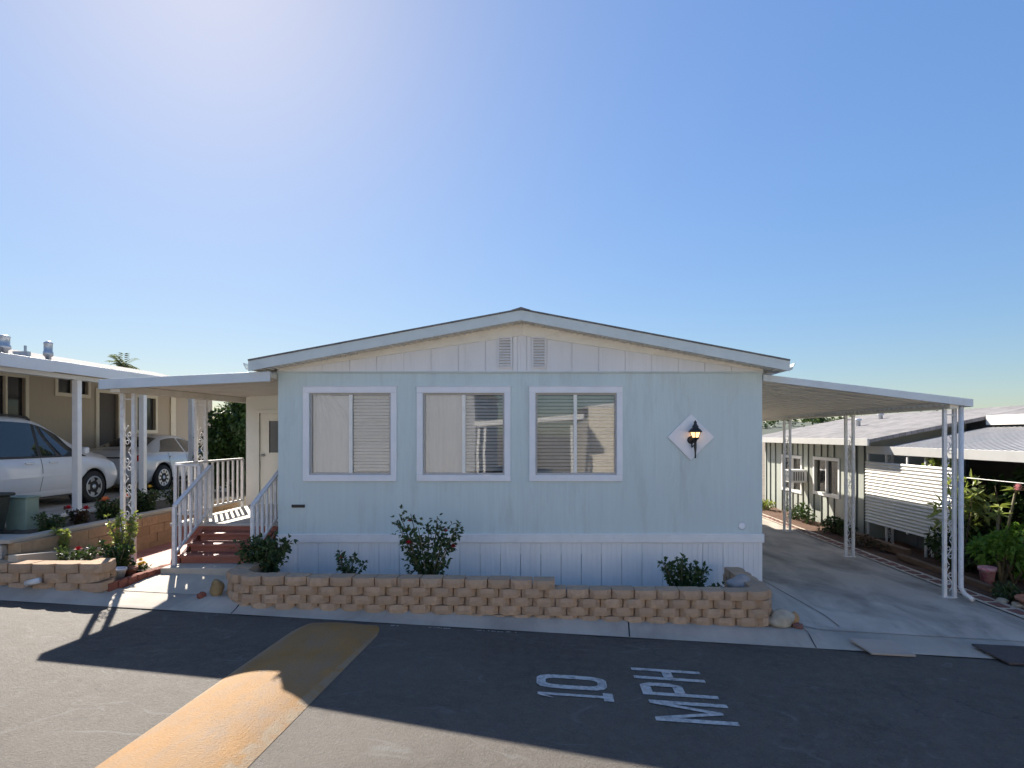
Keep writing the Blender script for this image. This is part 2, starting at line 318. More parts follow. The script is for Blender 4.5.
# ------------------------------------------------------------------ mesh builder
ORG = {}
class MB:
    def __init__(s): s.v = []; s.f = []; s.sm = []
    def add(s, vs, fs, smooth=False):
        o = len(s.v); s.v += [tuple(p) for p in vs]
        for f in fs: s.f.append([i + o for i in f]); s.sm.append(smooth)
        return s
    def box(s, x0, x1, y0, y1, z0, z1):
        vs = [(x, y, z) for z in (z0, z1) for y in (y0, y1) for x in (x0, x1)]
        return s.add(vs, [(0, 2, 3, 1), (4, 5, 7, 6), (0, 1, 5, 4), (2, 6, 7, 3), (0, 4, 6, 2), (1, 3, 7, 5)])
    def obox(s, c, size, mat3):
        h = [q / 2 for q in size]; c = Vector(c)
        vs = [c + mat3 @ Vector((x * h[0], y * h[1], z * h[2])) for z in (-1, 1) for y in (-1, 1) for x in (-1, 1)]
        return s.add(vs, [(0, 2, 3, 1), (4, 5, 7, 6), (0, 1, 5, 4), (2, 6, 7, 3), (0, 4, 6, 2), (1, 3, 7, 5)])
    def bar(s, a, b, w, h, up=(0, 0, 1)):
        a = Vector(a); b = Vector(b); d = (b - a); L = d.length; d.normalize()
        u = Vector(up)
        if abs(d.dot(u)) > .98: u = Vector((0, 1, 0))
        r = d.cross(u).normalized(); u2 = r.cross(d).normalized()
        return s.obox((a + b) / 2, (L, w, h), Matrix((d, r, u2)).transposed())
    def prism(s, poly, lo, hi, axis='y'):
        """poly of (a, b) pairs extruded along axis from lo to hi"""
        def P(a, b, t): return {'y': (a, t, b), 'x': (t, a, b), 'z': (a, b, t)}[axis]
        n = len(poly)
        vs = [P(a, b, lo) for a, b in poly] + [P(a, b, hi) for a, b in poly]
        return s.add(vs, [tuple(range(n)), tuple(range(2 * n - 1, n - 1, -1))] + [(i, (i + 1) % n + n * 0, (i + 1) % n + n, i + n)[::-1] for i in range(n)])
    def tube(s, pts, r, n=6, cap=True, smooth=True):
        pts = [Vector(p) for p in pts]; rs = r if isinstance(r, (list, tuple)) else [r] * len(pts)
        vs = []; fs = []; ref = None
        for i, p in enumerate(pts):
            d = (pts[min(i + 1, len(pts) - 1)] - pts[max(i - 1, 0)]).normalized()
            if ref is None: ref = Vector((1, 0, 0)) if abs(d.x) < .8 else Vector((0, 1, 0))
            a = (ref - d * ref.dot(d)).normalized(); ref = a; b = d.cross(a)
            vs += [p + (a * math.cos(2 * PI * k / n) + b * math.sin(2 * PI * k / n)) * rs[i] for k in range(n)]
        for i in range(len(pts) - 1):
            for k in range(n):
                fs.append((i * n + k, i * n + (k + 1) % n, (i + 1) * n + (k + 1) % n, (i + 1) * n + k))
        if cap: fs += [tuple(range(n))[::-1], tuple(range((len(pts) - 1) * n, len(pts) * n))]
        return s.add(vs, fs, smooth)
    def lathe(s, prof, c, n=20, axis='z', smooth=True, close=True):
        vs = []; fs = []; c = Vector(c)
        for r, h in prof:
            for k in range(n):
                a = 2 * PI * k / n; x, y = r * math.cos(a), r * math.sin(a)
                vs.append(c + Vector({'z': (x, y, h), 'y': (x, h, y), 'x': (h, x, y)}[axis]))
        m = len(prof)
        for i in range(m - 1):
            for k in range(n): fs.append((i * n + k, i * n + (k + 1) % n, (i + 1) * n + (k + 1) % n, (i + 1) * n + k))
        if close: fs += [tuple(range(n))[::-1], tuple(range((m - 1) * n, m * n))]
        return s.add(vs, fs, smooth)
    def grid(s, P, nu, nv, smooth=True, flip=False):
        vs = [P(i / nu, j / nv) for j in range(nv + 1) for i in range(nu + 1)]
        q = lambda i, j: j * (nu + 1) + i
        fs = [(q(i, j), q(i + 1, j), q(i + 1, j + 1), q(i, j + 1)) for j in range(nv) for i in range(nu)]
        if flip: fs = [f[::-1] for f in fs]
        return s.add(vs, fs, smooth)
    def wall(s, axis, a0, a1, us, zs, holes=()):
        """vertical wall between planes a0 < a1 (y for axis 'x', x for axis 'y'), real openings in the cells of `holes` (u0, u1, z0, z1)"""
        us = sorted(set(list(us) + [h[i] for h in holes for i in (0, 1)])); zs = sorted(set(list(zs) + [h[i] for h in holes for i in (2, 3)]))
        def P(u, a, z): return (u, a, z) if axis == 'x' else (a, u, z)
        def hole(i, j):
            if i < 0 or j < 0 or i >= len(us) - 1 or j >= len(zs) - 1: return True
            cu, cz = (us[i] + us[i + 1]) / 2, (zs[j] + zs[j + 1]) / 2
            return any(h[0] < cu < h[1] and h[2] < cz < h[3] for h in holes)
        for i in range(len(us) - 1):
            for j in range(len(zs) - 1):
                if hole(i, j): continue
                u0, u1, z0, z1 = us[i], us[i + 1], zs[j], zs[j + 1]
                s.add([P(u0, a0, z0), P(u1, a0, z0), P(u1, a0, z1), P(u0, a0, z1)], [(0, 1, 2, 3)])
                s.add([P(u0, a1, z0), P(u1, a1, z0), P(u1, a1, z1), P(u0, a1, z1)], [(3, 2, 1, 0)])
                for di, dj, e in ((-1, 0, ((u0, z0), (u0, z1))), (1, 0, ((u1, z0), (u1, z1))), (0, -1, ((u0, z0), (u1, z0))), (0, 1, ((u0, z1), (u1, z1)))):
                    if hole(i + di, j + dj):
                        (p, q), (r, t) = e
                        s.add([P(p, a0, q), P(r, a0, t), P(r, a1, t), P(p, a1, q)], [(0, 1, 2, 3)])
        return s
    def build(s, name, mat, parent=None, bevel=0, label=None, wn=False):
        org = Vector(ORG.get(parent, (0, 0, 0))) if parent else Vector((0, 0, 0))
        me = bpy.data.meshes.new(name)
        me.from_pydata([tuple(Vector(p) - org) for p in s.v], [], s.f)
        me.materials.append(mat if not isinstance(mat, str) else mt[mat])
        me.polygons.foreach_set('use_smooth', s.sm)
        bm = bmesh.new(); bm.from_mesh(me)
        if wn: bmesh.ops.remove_doubles(bm, verts=bm.verts, dist=1e-5)
        bmesh.ops.recalc_face_normals(bm, faces=bm.faces); bm.to_mesh(me); bm.free()
        me.update()
        o = bpy.data.objects.new(name, me); COL.objects.link(o)
        if parent: o.parent = parent; ORG[o] = org
        if bevel:
            b = o.modifiers.new('bevel', 'BEVEL'); b.width = bevel; b.segments = 2; b.limit_method = 'ANGLE'; b.angle_limit = rad(40)
        if label: o['label'] = label
        return o

def tag(o, label=None, cat=None, group=None, kind=None):
    if label: o['label'] = label
    if cat: o['category'] = cat
    if group: o['group'] = group
    if kind: o['kind'] = kind
    return o
def thing(name, label, cat, loc=(0, 0, 0), group=None):
    o = bpy.data.objects.new(name, None); COL.objects.link(o); o.empty_display_size = .2
    o.location = loc; ORG[o] = Vector(loc)
    return tag(o, label, cat, group)
def copy_tree(o, parent=None):
    c = o.copy(); COL.objects.link(c); c.parent = parent
    for ch in list(o.children): copy_tree(ch, c)
    return c
def one(name, mb, mat, base, label, cat, group=None, bevel=0):
    """a thing that is one mesh, its origin at its base"""
    d = bpy.data.objects.new('tmp', None); ORG[d] = Vector(base)
    o = mb.build(name, mat, d, bevel); o.parent = None; o.location = base
    bpy.data.objects.remove(d)
    ORG[o] = Vector(base)
    return tag(o, label, cat, group)
def struct(name, mb, mat, bevel=0, kind='structure', **k):
    return tag(mb.build(name, mat, None, bevel), kind=kind, **k)

# ------------------------------------------------------------------ terrain
def cl(v, a, b): return max(a, min(b, v))
def sm(t): t = cl(t, 0, 1); return t * t * (3 - 2 * t)
def curbY(X): return 7.2 - .028 * cl(X, -30, 30)
def roadZ(X): return -.05 * cl(X, -20, 20)
def openness(X):                                 # 1 where the kerb is lowered (entry pad, driveway)
    a = sm((X + 5.65) / .25) * (1 - sm((X + 4.5) / .35))
    b = sm((X - 2.9) / .5) * (1 - sm((X - 6.6) / .4))
    return max(a, b)
def lotZ(X): return min(roadZ(X) + .1, .35) if X < 0 else roadZ(cl(X, 0, 7.2)) + .1
def groundZ(X, Y):
    d = Y - curbY(X); g = roadZ(X)
    if d <= 0: return g
    h = .1 - .075 * openness(X)
    if d < .3: return g + h * sm(d / .3) + .01
    k = sm((d - .3) / .8)
    return (g + h + .01) * (1 - k) + lotZ(X) * k

def sheet(xs, ys, off, P=None, clipcurb=None):
    mb = MB(); vs = []; fs = []
    for y in ys:
        for x in xs:
            yy = y if P is None else P(x, y)
            vs.append((x, yy, groundZ(x, yy) + off))
    n = len(xs)
    for j in range(len(ys) - 1):
        for i in range(n - 1): fs.append((j * n + i, j * n + i + 1, (j + 1) * n + i + 1, (j + 1) * n + i))
    return mb.add(vs, fs, True)
def lin(a, b, n): return [a + (b - a) * i / n for i in range(n + 1)]

# wide ground to the horizon
gx = [-900, -400, -150, -60, -30] + lin(-20, 20, 80) + [30, 60, 150, 400, 900]
gy = [-900, -300, -100, -40, -20] + lin(-10, 40, 100) + [60, 100, 200, 500, 1200]
struct('ground', sheet(gx, gy, -.13), 'dry')
# the asphalt, up to the kerb line
road = struct('road', sheet([-200, -80, -40] + lin(-20, 20, 80) + [40, 80, 200], lin(0, 1, 40), .0, lambda x, t: -1.6 + (curbY(x) + 1.6) * t), 'asphalt', label='grey asphalt road', cat='road')
# rolled kerb
kx = lin(-14, 14, 280)
struct('curb', sheet(kx, [0, .03, .08, .14, .2, .26, .3, .36, .46, .58], .012, lambda x, t: curbY(x) - .02 + t), 'curb', label='pale concrete curb along the road edge', cat='curb')
for X in (-8.4, -3.75, .92, 3.05):
    j = MB(); n = 12
    def kp(t, dx): y = curbY(X) - .015 + .56 * t; xx = X + dx + .04 * t; return (xx, y, groundZ(xx, y) + .0155)
    for k in range(n): j.add([kp(k / n, -.007), kp(k / n, .007), kp((k + 1) / n, .007), kp((k + 1) / n, -.007)], [(0, 1, 2, 3)])
    struct('curb_joint', j, 'black')
# concrete drive
struct('driveway', sheet(lin(2.55, 6.45, 20), lin(0, 1, 60), .018, lambda x, t: curbY(x) + .54 + (22 - curbY(x)) * t), 'concrete', label='grey stained concrete driveway under the carport', cat='driveway')
j = MB()
for t in range(24):
    y0, y1 = 7.75 + t * .1, 7.75 + (t + 1) * .1
    x = lambda y: 3.62 - .15 * (y - 7.7) / 2
    j.add([(x(y0) - .006, y0, groundZ(3.5, y0) + .0215), (x(y0) + .006, y0, groundZ(3.5, y0) + .0215), (x(y1) + .006, y1, groundZ(3.5, y1) + .0215), (x(y1) - .006, y1, groundZ(3.5, y1) + .0215)], [(0, 1, 2, 3)])
struct('driveway_joint', j, M('joint_dark', (.06, .06, .06), .9, .2, 10, 0))
# entry pad + red walk
struct('entry_path', sheet(lin(-5.45, -4.1, 12), lin(0, 1, 24), .018, lambda x, t: curbY(x) + .5 + (9.7 - curbY(x) - .5) * t), 'pad', label='pale sunlit concrete path from road to porch steps', cat='path')
struct('red_path', sheet(lin(-6.85, -5.52, 12), lin(8.3, 14, 30), .022), 'redpath', label='red painted concrete walk beside porch', cat='path')
b = MB()
for k in range(9):
    y0 = 7.72 + k * .17
    xx = -5.54 + .012 * k
    b.box(xx - .05, xx + .05, y0, y0 + .16, .3, .445 - .002 * (k % 3))
one('brick_edging', b, 'brick', (-5.5, 8.4, .3), 'red brick edging along the pale entry path', 'brick edging', bevel=.008)
# ground inside the planters
def soilZ(x): return -.045 * x - .02
s_ = MB(); s_.grid(lambda u, v: (-4.02 + 6.9 * u, 7.5 + 1.87 * v, soilZ(-4.02 + 6.9 * u) + .03 * math.sin(u * 41) * math.sin(v * 9)), 60, 12)
struct('planting_soil', s_, 'palesoil')

# ------------------------------------------------------------------ writing on the road, the hump
hp = MB()
def humpP(u, v):
    Y = -.2 + (7.36) * v
    xc = -2.40 - .075 * (5.9 - Y) * .5
    end = math.sqrt(cl((7.16 - Y) / .35, 0, 1))
    w = .47 * (.75 + .25 * end)
    x = xc + (2 * u - 1) * w
    return (x, Y, roadZ(x) + .004 + .075 * end * (1 - abs(2 * u - 1) ** 2.2))
hp.grid(humpP, 24, 80)
one('speed_hump', hp, 'hump', (-2.40, 5.9, .12), 'low yellow painted speed hump across the asphalt road', 'speed hump')

def stroke(mb, pts, w, z=.006):
    for (x0, y0), (x1, y1) in zip(pts, pts[1:]):
        d = Vector((x1 - x0, y1 - y0)); 
        if d.length < 1e-6: continue
        d.normalize(); n = Vector((-d.y, d.x)) * w / 2
        vs = [(x0 + n.x, y0 + n.y), (x1 + n.x, y1 + n.y), (x1 - n.x, y1 - n.y), (x0 - n.x, y0 - n.y)]
        mb.add([(x, y, roadZ(x) + z) for x, y in vs], [(0, 1, 2, 3)])
def polyflat(mb, poly, z=.006):
    mb.add([(x, y, roadZ(x) + z) for x, y in poly], [tuple(range(len(poly)))])
def letter(strokes, x0, x1, y0, y1, skew=-.03):
    """strokes in (across, up) 0..1; up runs towards -X, across towards +Y"""
    mb = MB(); out = []
    for k, (poly) in enumerate(strokes):
        polyflat(mb, [(x1 - (x1 - x0) * b, y0 + (y1 - y0) * a + skew * b * -1) for a, b in poly], .006 + .0006 * (k % 4))
    return mb
W = .2
L0 = []
def ringpoly(n=14, wx=.26, wy=.13):
    o = []; 
    for k in range(n):
        a0, a1 = 2 * PI * k / n, 2 * PI * (k + 1) / n
        f = lambda a, rx, ry: (.5 + rx * math.copysign(abs(math.cos(a)) ** .55, math.cos(a)), .5 + ry * math.copysign(abs(math.sin(a)) ** .55, math.sin(a)))
        o.append([f(a0, .5, .5), f(a1, .5, .5), f(a1, .5 - wx, .5 - wy), f(a0, .5 - wx, .5 - wy)])
    return o
marks = [('one', [[(.35, .0), (.65, .0), (.65, 1), (.35, 1)], [(0, 0), (.34, 0), (.34, .13), (0, .13)], [(.66, 0), (1, 0), (1, .13), (.66, .13)], [(.0, .78), (.345, .9), (.345, 1), (.2, .95)]], -.11, .56, 5.395, 5.56),
         ('zero', ringpoly(), -.13, .53, 5.60, 5.93),
         ('M', [[(0, 0), (.17, 0), (.17, 1), (0, 1)], [(.83, 0), (1, 0), (1, 1), (.83, 1)], [(.17, 1), (.17, .72), (.45, .12), (.55, .12), (.5, .3)], [(.83, 1), (.83, .72), (.555, .12), (.5, .305)]], .87, 1.55, 5.05, 5.45),
         ('P', [[(0, 0), (.24, 0), (.24, 1), (0, 1)], [(.245, .86), (.7, .86), (.8, 1), (.245, 1)], [(.245, .42), (.8, .42), (.7, .56), (.245, .56)], [(.705, .86), (.72, .56), (.805, .42), (1, .58), (1, .86), (.805, 1)]], .84, 1.52, 5.56, 5.84),
         ('H', [[(0, 0), (.24, 0), (.24, 1), (0, 1)], [(.76, 0), (1, 0), (1, 1), (.76, 1)], [(.245, .43), (.755, .43), (.755, .57), (.245, .57)]], .81, 1.49, 5.93, 6.2)]
for nm, st, x0, x1, y0, y1 in marks:
    letter(st, x0, x1, y0, y1).build('road_marking', 'mark', road, label='white painted ' + {'one': 'digit 1', 'zero': 'digit 0'}.get(nm, 'letter ' + nm))
rng = random.Random(4)
wl = MB()
for k in range(46):
    x = -1.9 + k * .033 + rng.uniform(-.01, .01)
    if rng.random() < .35 or -1.15 < x < -.9: continue
    y = curbY(x) - .06 - rng.uniform(0, .02)
    stroke(wl, [(x, y), (x + rng.uniform(.015, .05), y + .003)], rng.uniform(.008, .025), .005)
wl.build('road_line', 'mark', road, label='worn white paint flecks beside the curb')

# ------------------------------------------------------------------ the blue mobile home
YF = 9.35
home = thing('mobile_home', 'pale blue mobile home with low gable roof and white skirting', 'house', (-.45, 15, 0))
wins = [(303.4, 397, 309.7, 391, 350.5), (417, 510.7, 423, 504.5, 463.7), (529.3, 622.5, 535.5, 616.5, 575.3)]
WX = lambda px: (px - CX) * YF / FPX
WZ = lambda py: HC + (HY - py) * YF / FPX
z_wt, z_wb = WZ(393), WZ(474.8)
holes = [(WX(w[2]), WX(w[3]), z_wb, z_wt) for w in wins]
XL, XR, YB = -4.10, 3.20, 21.0
w = MB()
w.wall('x', YF, YF + .12, [XL, XR], [.5, 3.235], holes)
w.build('wall', 'siding', home)
for a_, b_ in ((XL, XL + .12), (XR - .12, XR)):
    w = MB(); w.wall('y', a_, b_, [YF + .12, YB], [.5, 3.235]); w.build('wall', 'siding_side', home)
w = MB(); w.box(XL, XR, YB, YB + .12, .5, 3.235); w.build('wall', 'siding', home)
w = MB(); w.box(WX(517), WX(525), YF - .008, YF, .81, 3.225); w.build('centre_batten', 'siding', home)
for X in (-3.66, -2.04, .80, 1.98):
    for z0, z1 in (((.811, 3.235),) if X in (.80, 1.98) and X > 1.5 else ((.811, 1.585), (3.05, 3.235)) if not -2.2 < X < -2.0 else ((.811, 3.235),)):
        w = MB(); w.box(X - .009, X + .009, YF - .004, YF, z0, z1); w.build('seam_strip', 'siding', home)
# drip strip over the siding and the band under it
w = MB(); w.box(XL - .01, XR + .01, YF - .03, YF + .01, 3.237, 3.262); w.build('drip_strip', 'fascia', home)
w = MB(); w.box(XL - .02, XR + .02, YF - .035, YF + .0, .68, .81); w.box(XL - .035, XL - .0, YF + .0, YB, .68, .81); w.box(XR, XR + .035, YF, YB, .68, .81); w.build('skirt_band', 'white', home, .006)
# skirting: sheets with raised vertical ribs
w = MB()
rng = random.Random(2)
x = XL
sk0 = lambda xx: min(soilZ(xx), lotZ(xx)) - .1
while x < XR - .01:
    x1 = min(x + .3048, XR)
    w.box(x + .003, x1 - .003, YF - .012, YF + .05, -.3, .679)
    for r_ in (.08, .1524, .225): 
        if x + r_ + .012 < x1: w.box(x + r_, x + r_ + .016, YF - .018, YF - .0122, -.3, .675)
    x = x1
w.box(XL - .012, XL + .05, YF + .051, YB, -.3, .679); w.box(XR - .05, XR + .012, YF + .051, YB, -.3, .679)
w.build('skirting', 'skirt', home, .002)
# gable
RX, RZ, EZ, EL, ER, YE = -.42, 4.14, 3.40, -4.39, 3.49, 9.02
def roof_z(x): return RZ - (RZ - EZ) * (abs(x - RX) / ((RX - EL) if x < RX else (ER - RX)))
g = MB()
cuts = [XL] + [XL + .26 + .41 * k for k in range(9)] + [-.49, -.35] + [-.07 + .40 * k for k in range(9)] + [XR]
cuts = sorted(c for c in set(cuts) if XL <= c <= XR)
for a, b_ in zip(cuts, cuts[1:]):
    if b_ - a < .03: continue
    zt = lambda q: roof_z(q) - .20
    if a < RX < b_: poly = [(a + .004, 3.262), (b_ - .004, 3.262), (b_ - .004, zt(b_)), (RX, zt(RX)), (a + .004, zt(a))]
    else: poly = [(a + .004, 3.262), (b_ - .004, 3.262), (b_ - .004, max(zt(b_), 3.264)), (a + .004, max(zt(a), 3.264))]
    g.prism(poly, YF - .012, YF + .05)
g.build('gable_boards', 'gable', home)
g = MB(); g.prism([(XL, 3.263), (XR, 3.263), (XR, roof_z(XR) - .1), (RX, RZ - .1), (XL, roof_z(XL) - .1)], YF + .002, YF + .1); g.build('gable_backing', 'gable', home)
f = MB()
for a, b_ in ((XL, RX), (RX, XR)):
    f.prism([(a, max(roof_z(a) - .345, 3.264)), (a, roof_z(a) - .12), (b_, roof_z(b_) - .12), (b_, max(roof_z(b_) - .345, 3.264))], YF - .03, YF - .013)
f.build('frieze', 'frieze', home, .004)
# eight-louvre vents
for px in (505, 539):
    v = MB(); cx = WX(px); za, zb = WZ(368), WZ(337)
    v.box(cx - .105, cx - .085, YF - .045, YF - .0305, za, zb); v.box(cx + .085, cx + .105, YF - .045, YF - .0305, za, zb)
    v.box(cx - .0845, cx + .0845, YF - .045, YF - .0305, za, za + .02); v.box(cx - .0845, cx + .0845, YF - .045, YF - .0305, zb - .02, zb)
    vo = v.build('gable_vent', 'gable', home)
    l = MB()
    for k in range(10):
        z = za + .045 + k * (zb - za - .085) / 9
        l.bar((cx - .084, YF - .037, z), (cx + .084, YF - .037, z), .045, .006, (0, -1.0, 1))
    l.build('louvre', 'gable', vo)
    l = MB(); l.box(cx - .083, cx + .083, YF - .0308, YF - .0302, za + .021, zb - .021); l.build('vent_screen', 'alu', vo)
# roof slabs, rake fascia, soffit
r = MB()
T = .02
for ex, s in ((EL, -1), (ER, 1)):
    r.prism([(RX, RZ + .0), (ex, EZ), (ex, EZ - T), (RX, RZ - T)], YE - .02, YB + .35)
roof = r.build('roof', 'shingle', home)
r = MB(); r.prism([(RX - .14, roof_z(RX - .14) + .002), (RX, RZ + .018), (RX + .14, roof_z(RX + .14) + .002)], YE - .03, YB + .36); r.build('ridge_cap', 'shingle', roof)
f = MB()
for ex in (EL, ER):
    f.prism([(RX, RZ - T - .002), (ex, EZ - T - .002), (ex, EZ - .17), (RX, RZ - .17)], YE - .005, YE + .02)
f.build('rake_fascia', 'fascia', roof, .003)
f = MB()
for ex in (EL, ER):
    f.prism([(RX, RZ - .135), (ex, EZ - .135), (ex, EZ - .155), (RX, RZ - .155)], YE + .0205, YF + .2)
    n = 44
    for k in range(n):
        x = RX + (ex - RX) * (k + .5) / n
        f.box(x - .02, x + .02, YE + .03, YF - .03, roof_z(x) - .168, roof_z(x) - .150)
f.build('soffit', 'frieze', roof)
for ex, s in ((EL, -1), (ER, 1)):      # gutters with their open profile seen at the rake end
    gt = MB()
    prof = [(0, -.03), (0, -.13), (.07, -.15), (.1, -.09), (.125, -.04), (.125, -.025), (.112, -.025), (.09, -.085), (.065, -.138), (.012, -.12), (.012, -.03)]
    gt.prism([(ex + s * a * .75, EZ - .03 + b_ * .75) for a, b_ in prof], YE + .04, YB + .3)
    gt.build('gutter', 'fascia', home)
    gt = MB(); gt.box(min(ex, ex - s * .29), max(ex, ex - s * .29), YF + .21, YB + .3, EZ - .15, EZ - .135); gt.build('eave_soffit', 'frieze', home)
# windows
for k, (o0, o1, i0, i1, mu) in enumerate(wins):
    X0, X1, x0, x1, xm = WX(o0), WX(o1), WX(i0), WX(i1), WX(mu)
    Z1, Z0 = WZ(387), WZ(481.2)
    t = MB()
    t.box(X0, X1, YF - .03, YF - .001, z_wt, Z1); t.box(X0, X1, YF - .03, YF - .001, Z0, z_wb)
    t.box(X0, x0, YF - .03, YF - .001, z_wb + .0005, z_wt - .0005); t.box(x1, X1, YF - .03, YF - .001, z_wb + .0005, z_wt - .0005)
    t.box(X0 - .012, X1 + .012, YF - .036, YF - .001, Z1 + .0005, Z1 + .014)
    win = t.build('window', 'trim', home, .004)
    fr = MB(); q = .028
    fr.box(x0, x1, YF + .012, YF + .07, z_wt - q, z_wt); fr.box(x0, x1, YF + .012, YF + .07, z_wb, z_wb + q)
    fr.box(x0, x0 + q, YF + .012, YF + .07, z_wb + q, z_wt - q); fr.box(x1 - q, x1, YF + .012, YF + .07, z_wb + q, z_wt - q)
    fr.build('frame', 'alu', win)
    fr = MB(); fr.box(xm - .026, xm + .026, YF + .008, YF + .065, z_wb + q, z_wt - q); fr.build('mullion', 'mull', win, .003)
    for pa, pb, yy in ((x0 + q, xm - .026, YF + .035), (xm + .026, x1 - q, YF + .045)):
        p = MB(); p.box(pa, pb, yy, yy + .004, z_wb + q, z_wt - q); p.build('pane', 'glass', win)
    bl = MB()
    def slats(a, b_, tilt, pitch=.043):
        z = z_wt - .06
        while z > z_wb + .03:
            bl.bar((a, YF + .115, z), (b_, YF + .115, z), .05, .0025, (0, -math.sin(tilt), math.cos(tilt)))
            z -= pitch
    if k < 2:
        slats(xm + .01, x1 - .01, rad(44), .05)
        cu = MB()
        cu.grid(lambda u, v: (x0 + .02 + (xm - x0 - .03) * u * (1 if (v < .5 or k) else 1 - .55 * ((v - .5) / .5) ** 2), YF + .085 + .008 * math.sin(u * 34), z_wb + .03 + (z_wt - z_wb - .06) * v), 60, 10)
        cu.build('curtain', 'curtain', win)
        if k == 0: slats(x0 + .01, xm - .01, rad(70))
    else: slats(x0 + .01, x1 - .01, rad(47), .054)
    bl.build('blind', 'blind', win)
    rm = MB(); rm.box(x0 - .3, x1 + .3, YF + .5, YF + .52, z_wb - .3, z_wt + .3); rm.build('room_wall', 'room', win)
# little slot vent, patched paint
v = MB(); v.box(WX(292), WX(305), YF - .02, YF - .001, WZ(507.5), WZ(504.5)); v.box(WX(293), WX(304), YF - .03, YF - .0205, WZ(506.5), WZ(505.3)); v.build('slot_vent', 'black', home, .002)
v = MB(); v.lathe([(.0, 0), (.05, 0), (.06, .001), (.0, .0015)], (WX(742), YF - .004, WZ(526)), 10, 'y'); v.build('paint_patch', 'white', home)
# bump-out with the entry door, behind the porch
YD = 12.3
d0, d1 = XZ(259.5, 0, YD)[0], XZ(259.5, 0, YD)[0] + .93
w = MB(); w.wall('x', YD, YD + .12, [-6.03, XL - .001], [.3, 3.3], [(d0, d1, .97, 3.0 - .27)]); w.wall('y', -6.03, -5.91, [YD + .121, 15.5], [.3, 3.3]); w.build('wall', 'cream', home, label='cream wall beside the entry door')
dr = MB(); dr.wall('x', YD + .03, YD + .075, [d0, d1], [.97, 2.73], [(d0 + .18, d1 - .18, 1.95, 2.58)])
door = dr.build('door', 'door', home)
t = MB(); t.box(d0 - .07, d0, YD - .02, YD + .02, .95, 2.80); t.box(d1, d1 + .07, YD - .02, YD + .02, .95, 2.80); t.box(d0 + .0005, d1 - .0005, YD - .02, YD + .02, 2.73, 2.80); t.build('frame', 'cream', door, .004)
t = MB(); t.box(d0 + .18, d1 - .18, YD + .045, YD + .055, 1.95, 2.58); t.build('pane', 'darkglass', door)
t = MB(); t.box(d0 + .15, d0 + .18, YD + .02, YD + .06, 1.92, 2.61); t.box(d1 - .18, d1 - .15, YD + .02, YD + .06, 1.92, 2.61); t.box(d0 + .181, d1 - .181, YD + .02, YD + .06, 1.92, 1.95); t.box(d0 + .181, d1 - .181, YD + .02, YD + .06, 2.58, 2.61); t.build('pane_frame', 'door', door, .003)
t = MB(); t.lathe([(.0, 0), (.03, 0), (.03, -.02), (.015, -.03), (.03, -.05), (.025, -.08), (0, -.085)], (d0 + .07, YD + .03, 1.9), 12, 'y'); t.build('handle', 'galv', door)

# ------------------------------------------------------------------ lantern on its diamond board
lx, lz = WX(690.5), WZ(437)
lan = thing('wall_lantern', 'lit black carriage lantern on white diamond board', 'wall lamp', (lx, YF, lz))
p = MB(); p.prism([(lx, lz - .35), (lx + .35, lz), (lx, lz + .35), (lx - .35, lz)], YF - .028, YF - .004); p.build('backboard', 'trim', lan, .004)
l2 = WX(693.3); lb = WZ(440)
p = MB(); p.lathe([(.0, -.03), (.055, -.03), (.06, -.045), (.04, -.055), (.0, -.057)], (WX(690.5), YF, WZ(440)), 14, 'y'); p.tube([(WX(690.5), YF - .05, WZ(440)), (WX(690.5), YF - .1, WZ(447)), (l2, YF - .13, WZ(444))], .012, 6)
p.lathe([(.012, -.36), (.012, -.28), (.022, -.20), (.018, -.12), (.03, -.09), (.055, -.07), (.06, -.05)], (l2, YF - .13, WZ(440) + .09), 10)
p.lathe([(.105, .115), (.1, .135), (.07, .165), (.045, .185), (.05, .20), (.028, .23), (.02, .25), (.026, .26), (.0, .30)], (l2, YF - .13, WZ(440)), 12)
for k in range(6):
    a = PI / 3 * k + .3
    p.tube([(l2 + .052 * math.cos(a), YF - .13 + .052 * math.sin(a), WZ(440) + .035), (l2 + .088 * math.cos(a), YF - .13 + .088 * math.sin(a), WZ(440) + .118)], .006, 5)
p.build('lantern_body', 'black', lan)
p = MB(); p.lathe([(.044, .035), (.078, .115)], (l2, YF - .13, WZ(440)), 6, smooth=False); p.build('lamp_glass', 'lampglass', lan)

# ------------------------------------------------------------------ awnings on either side
def scroll_post(name, X, Y, z0, z1, parent, w=.16, r=.02, thick=None):
    """wrought iron post: two square legs with scrollwork between"""
    m_ = MB()
    m_.box(X - w / 2 - r, X - w / 2 + r, Y - r, Y + r, z0, z1)
    rr = thick or r
    m_.box(X + w / 2 - rr, X + w / 2 + rr, Y - rr, Y + rr, z0, z1)
    m_.box(X - w / 2 - .04, X + w / 2 + .04, Y - .05, Y + .05, z0, z0 + .012); m_.box(X - w / 2 + r, X + w / 2 - r, Y - .012, Y + .012, z1 - .1, z1 - .08)
    o = m_.build(name, 'iron', parent, .003)
    c = MB(); z = z0 + .1; s = 1; a = w / 2 - r
    while z + .42 < z1 - .1:
        pts = []
        for k in range(15):
            t = k / 14
            pts.append((X + s * a * .85 * math.sin(2 * PI * t), Y, z + .38 * t))
        c.tube(pts, .0075, 5)
        for zz, q in ((z + .13, -s), (z + .25, s)):
            c.tube([(X + q * .015 + .026 * math.cos(u), Y, zz + .03 * math.sin(u)) for u in [2 * PI * i / 10 for i in range(11)]], .0065, 5)
        z += .4; s = -s
    c.build('scrollwork', 'iron', o)
    return o

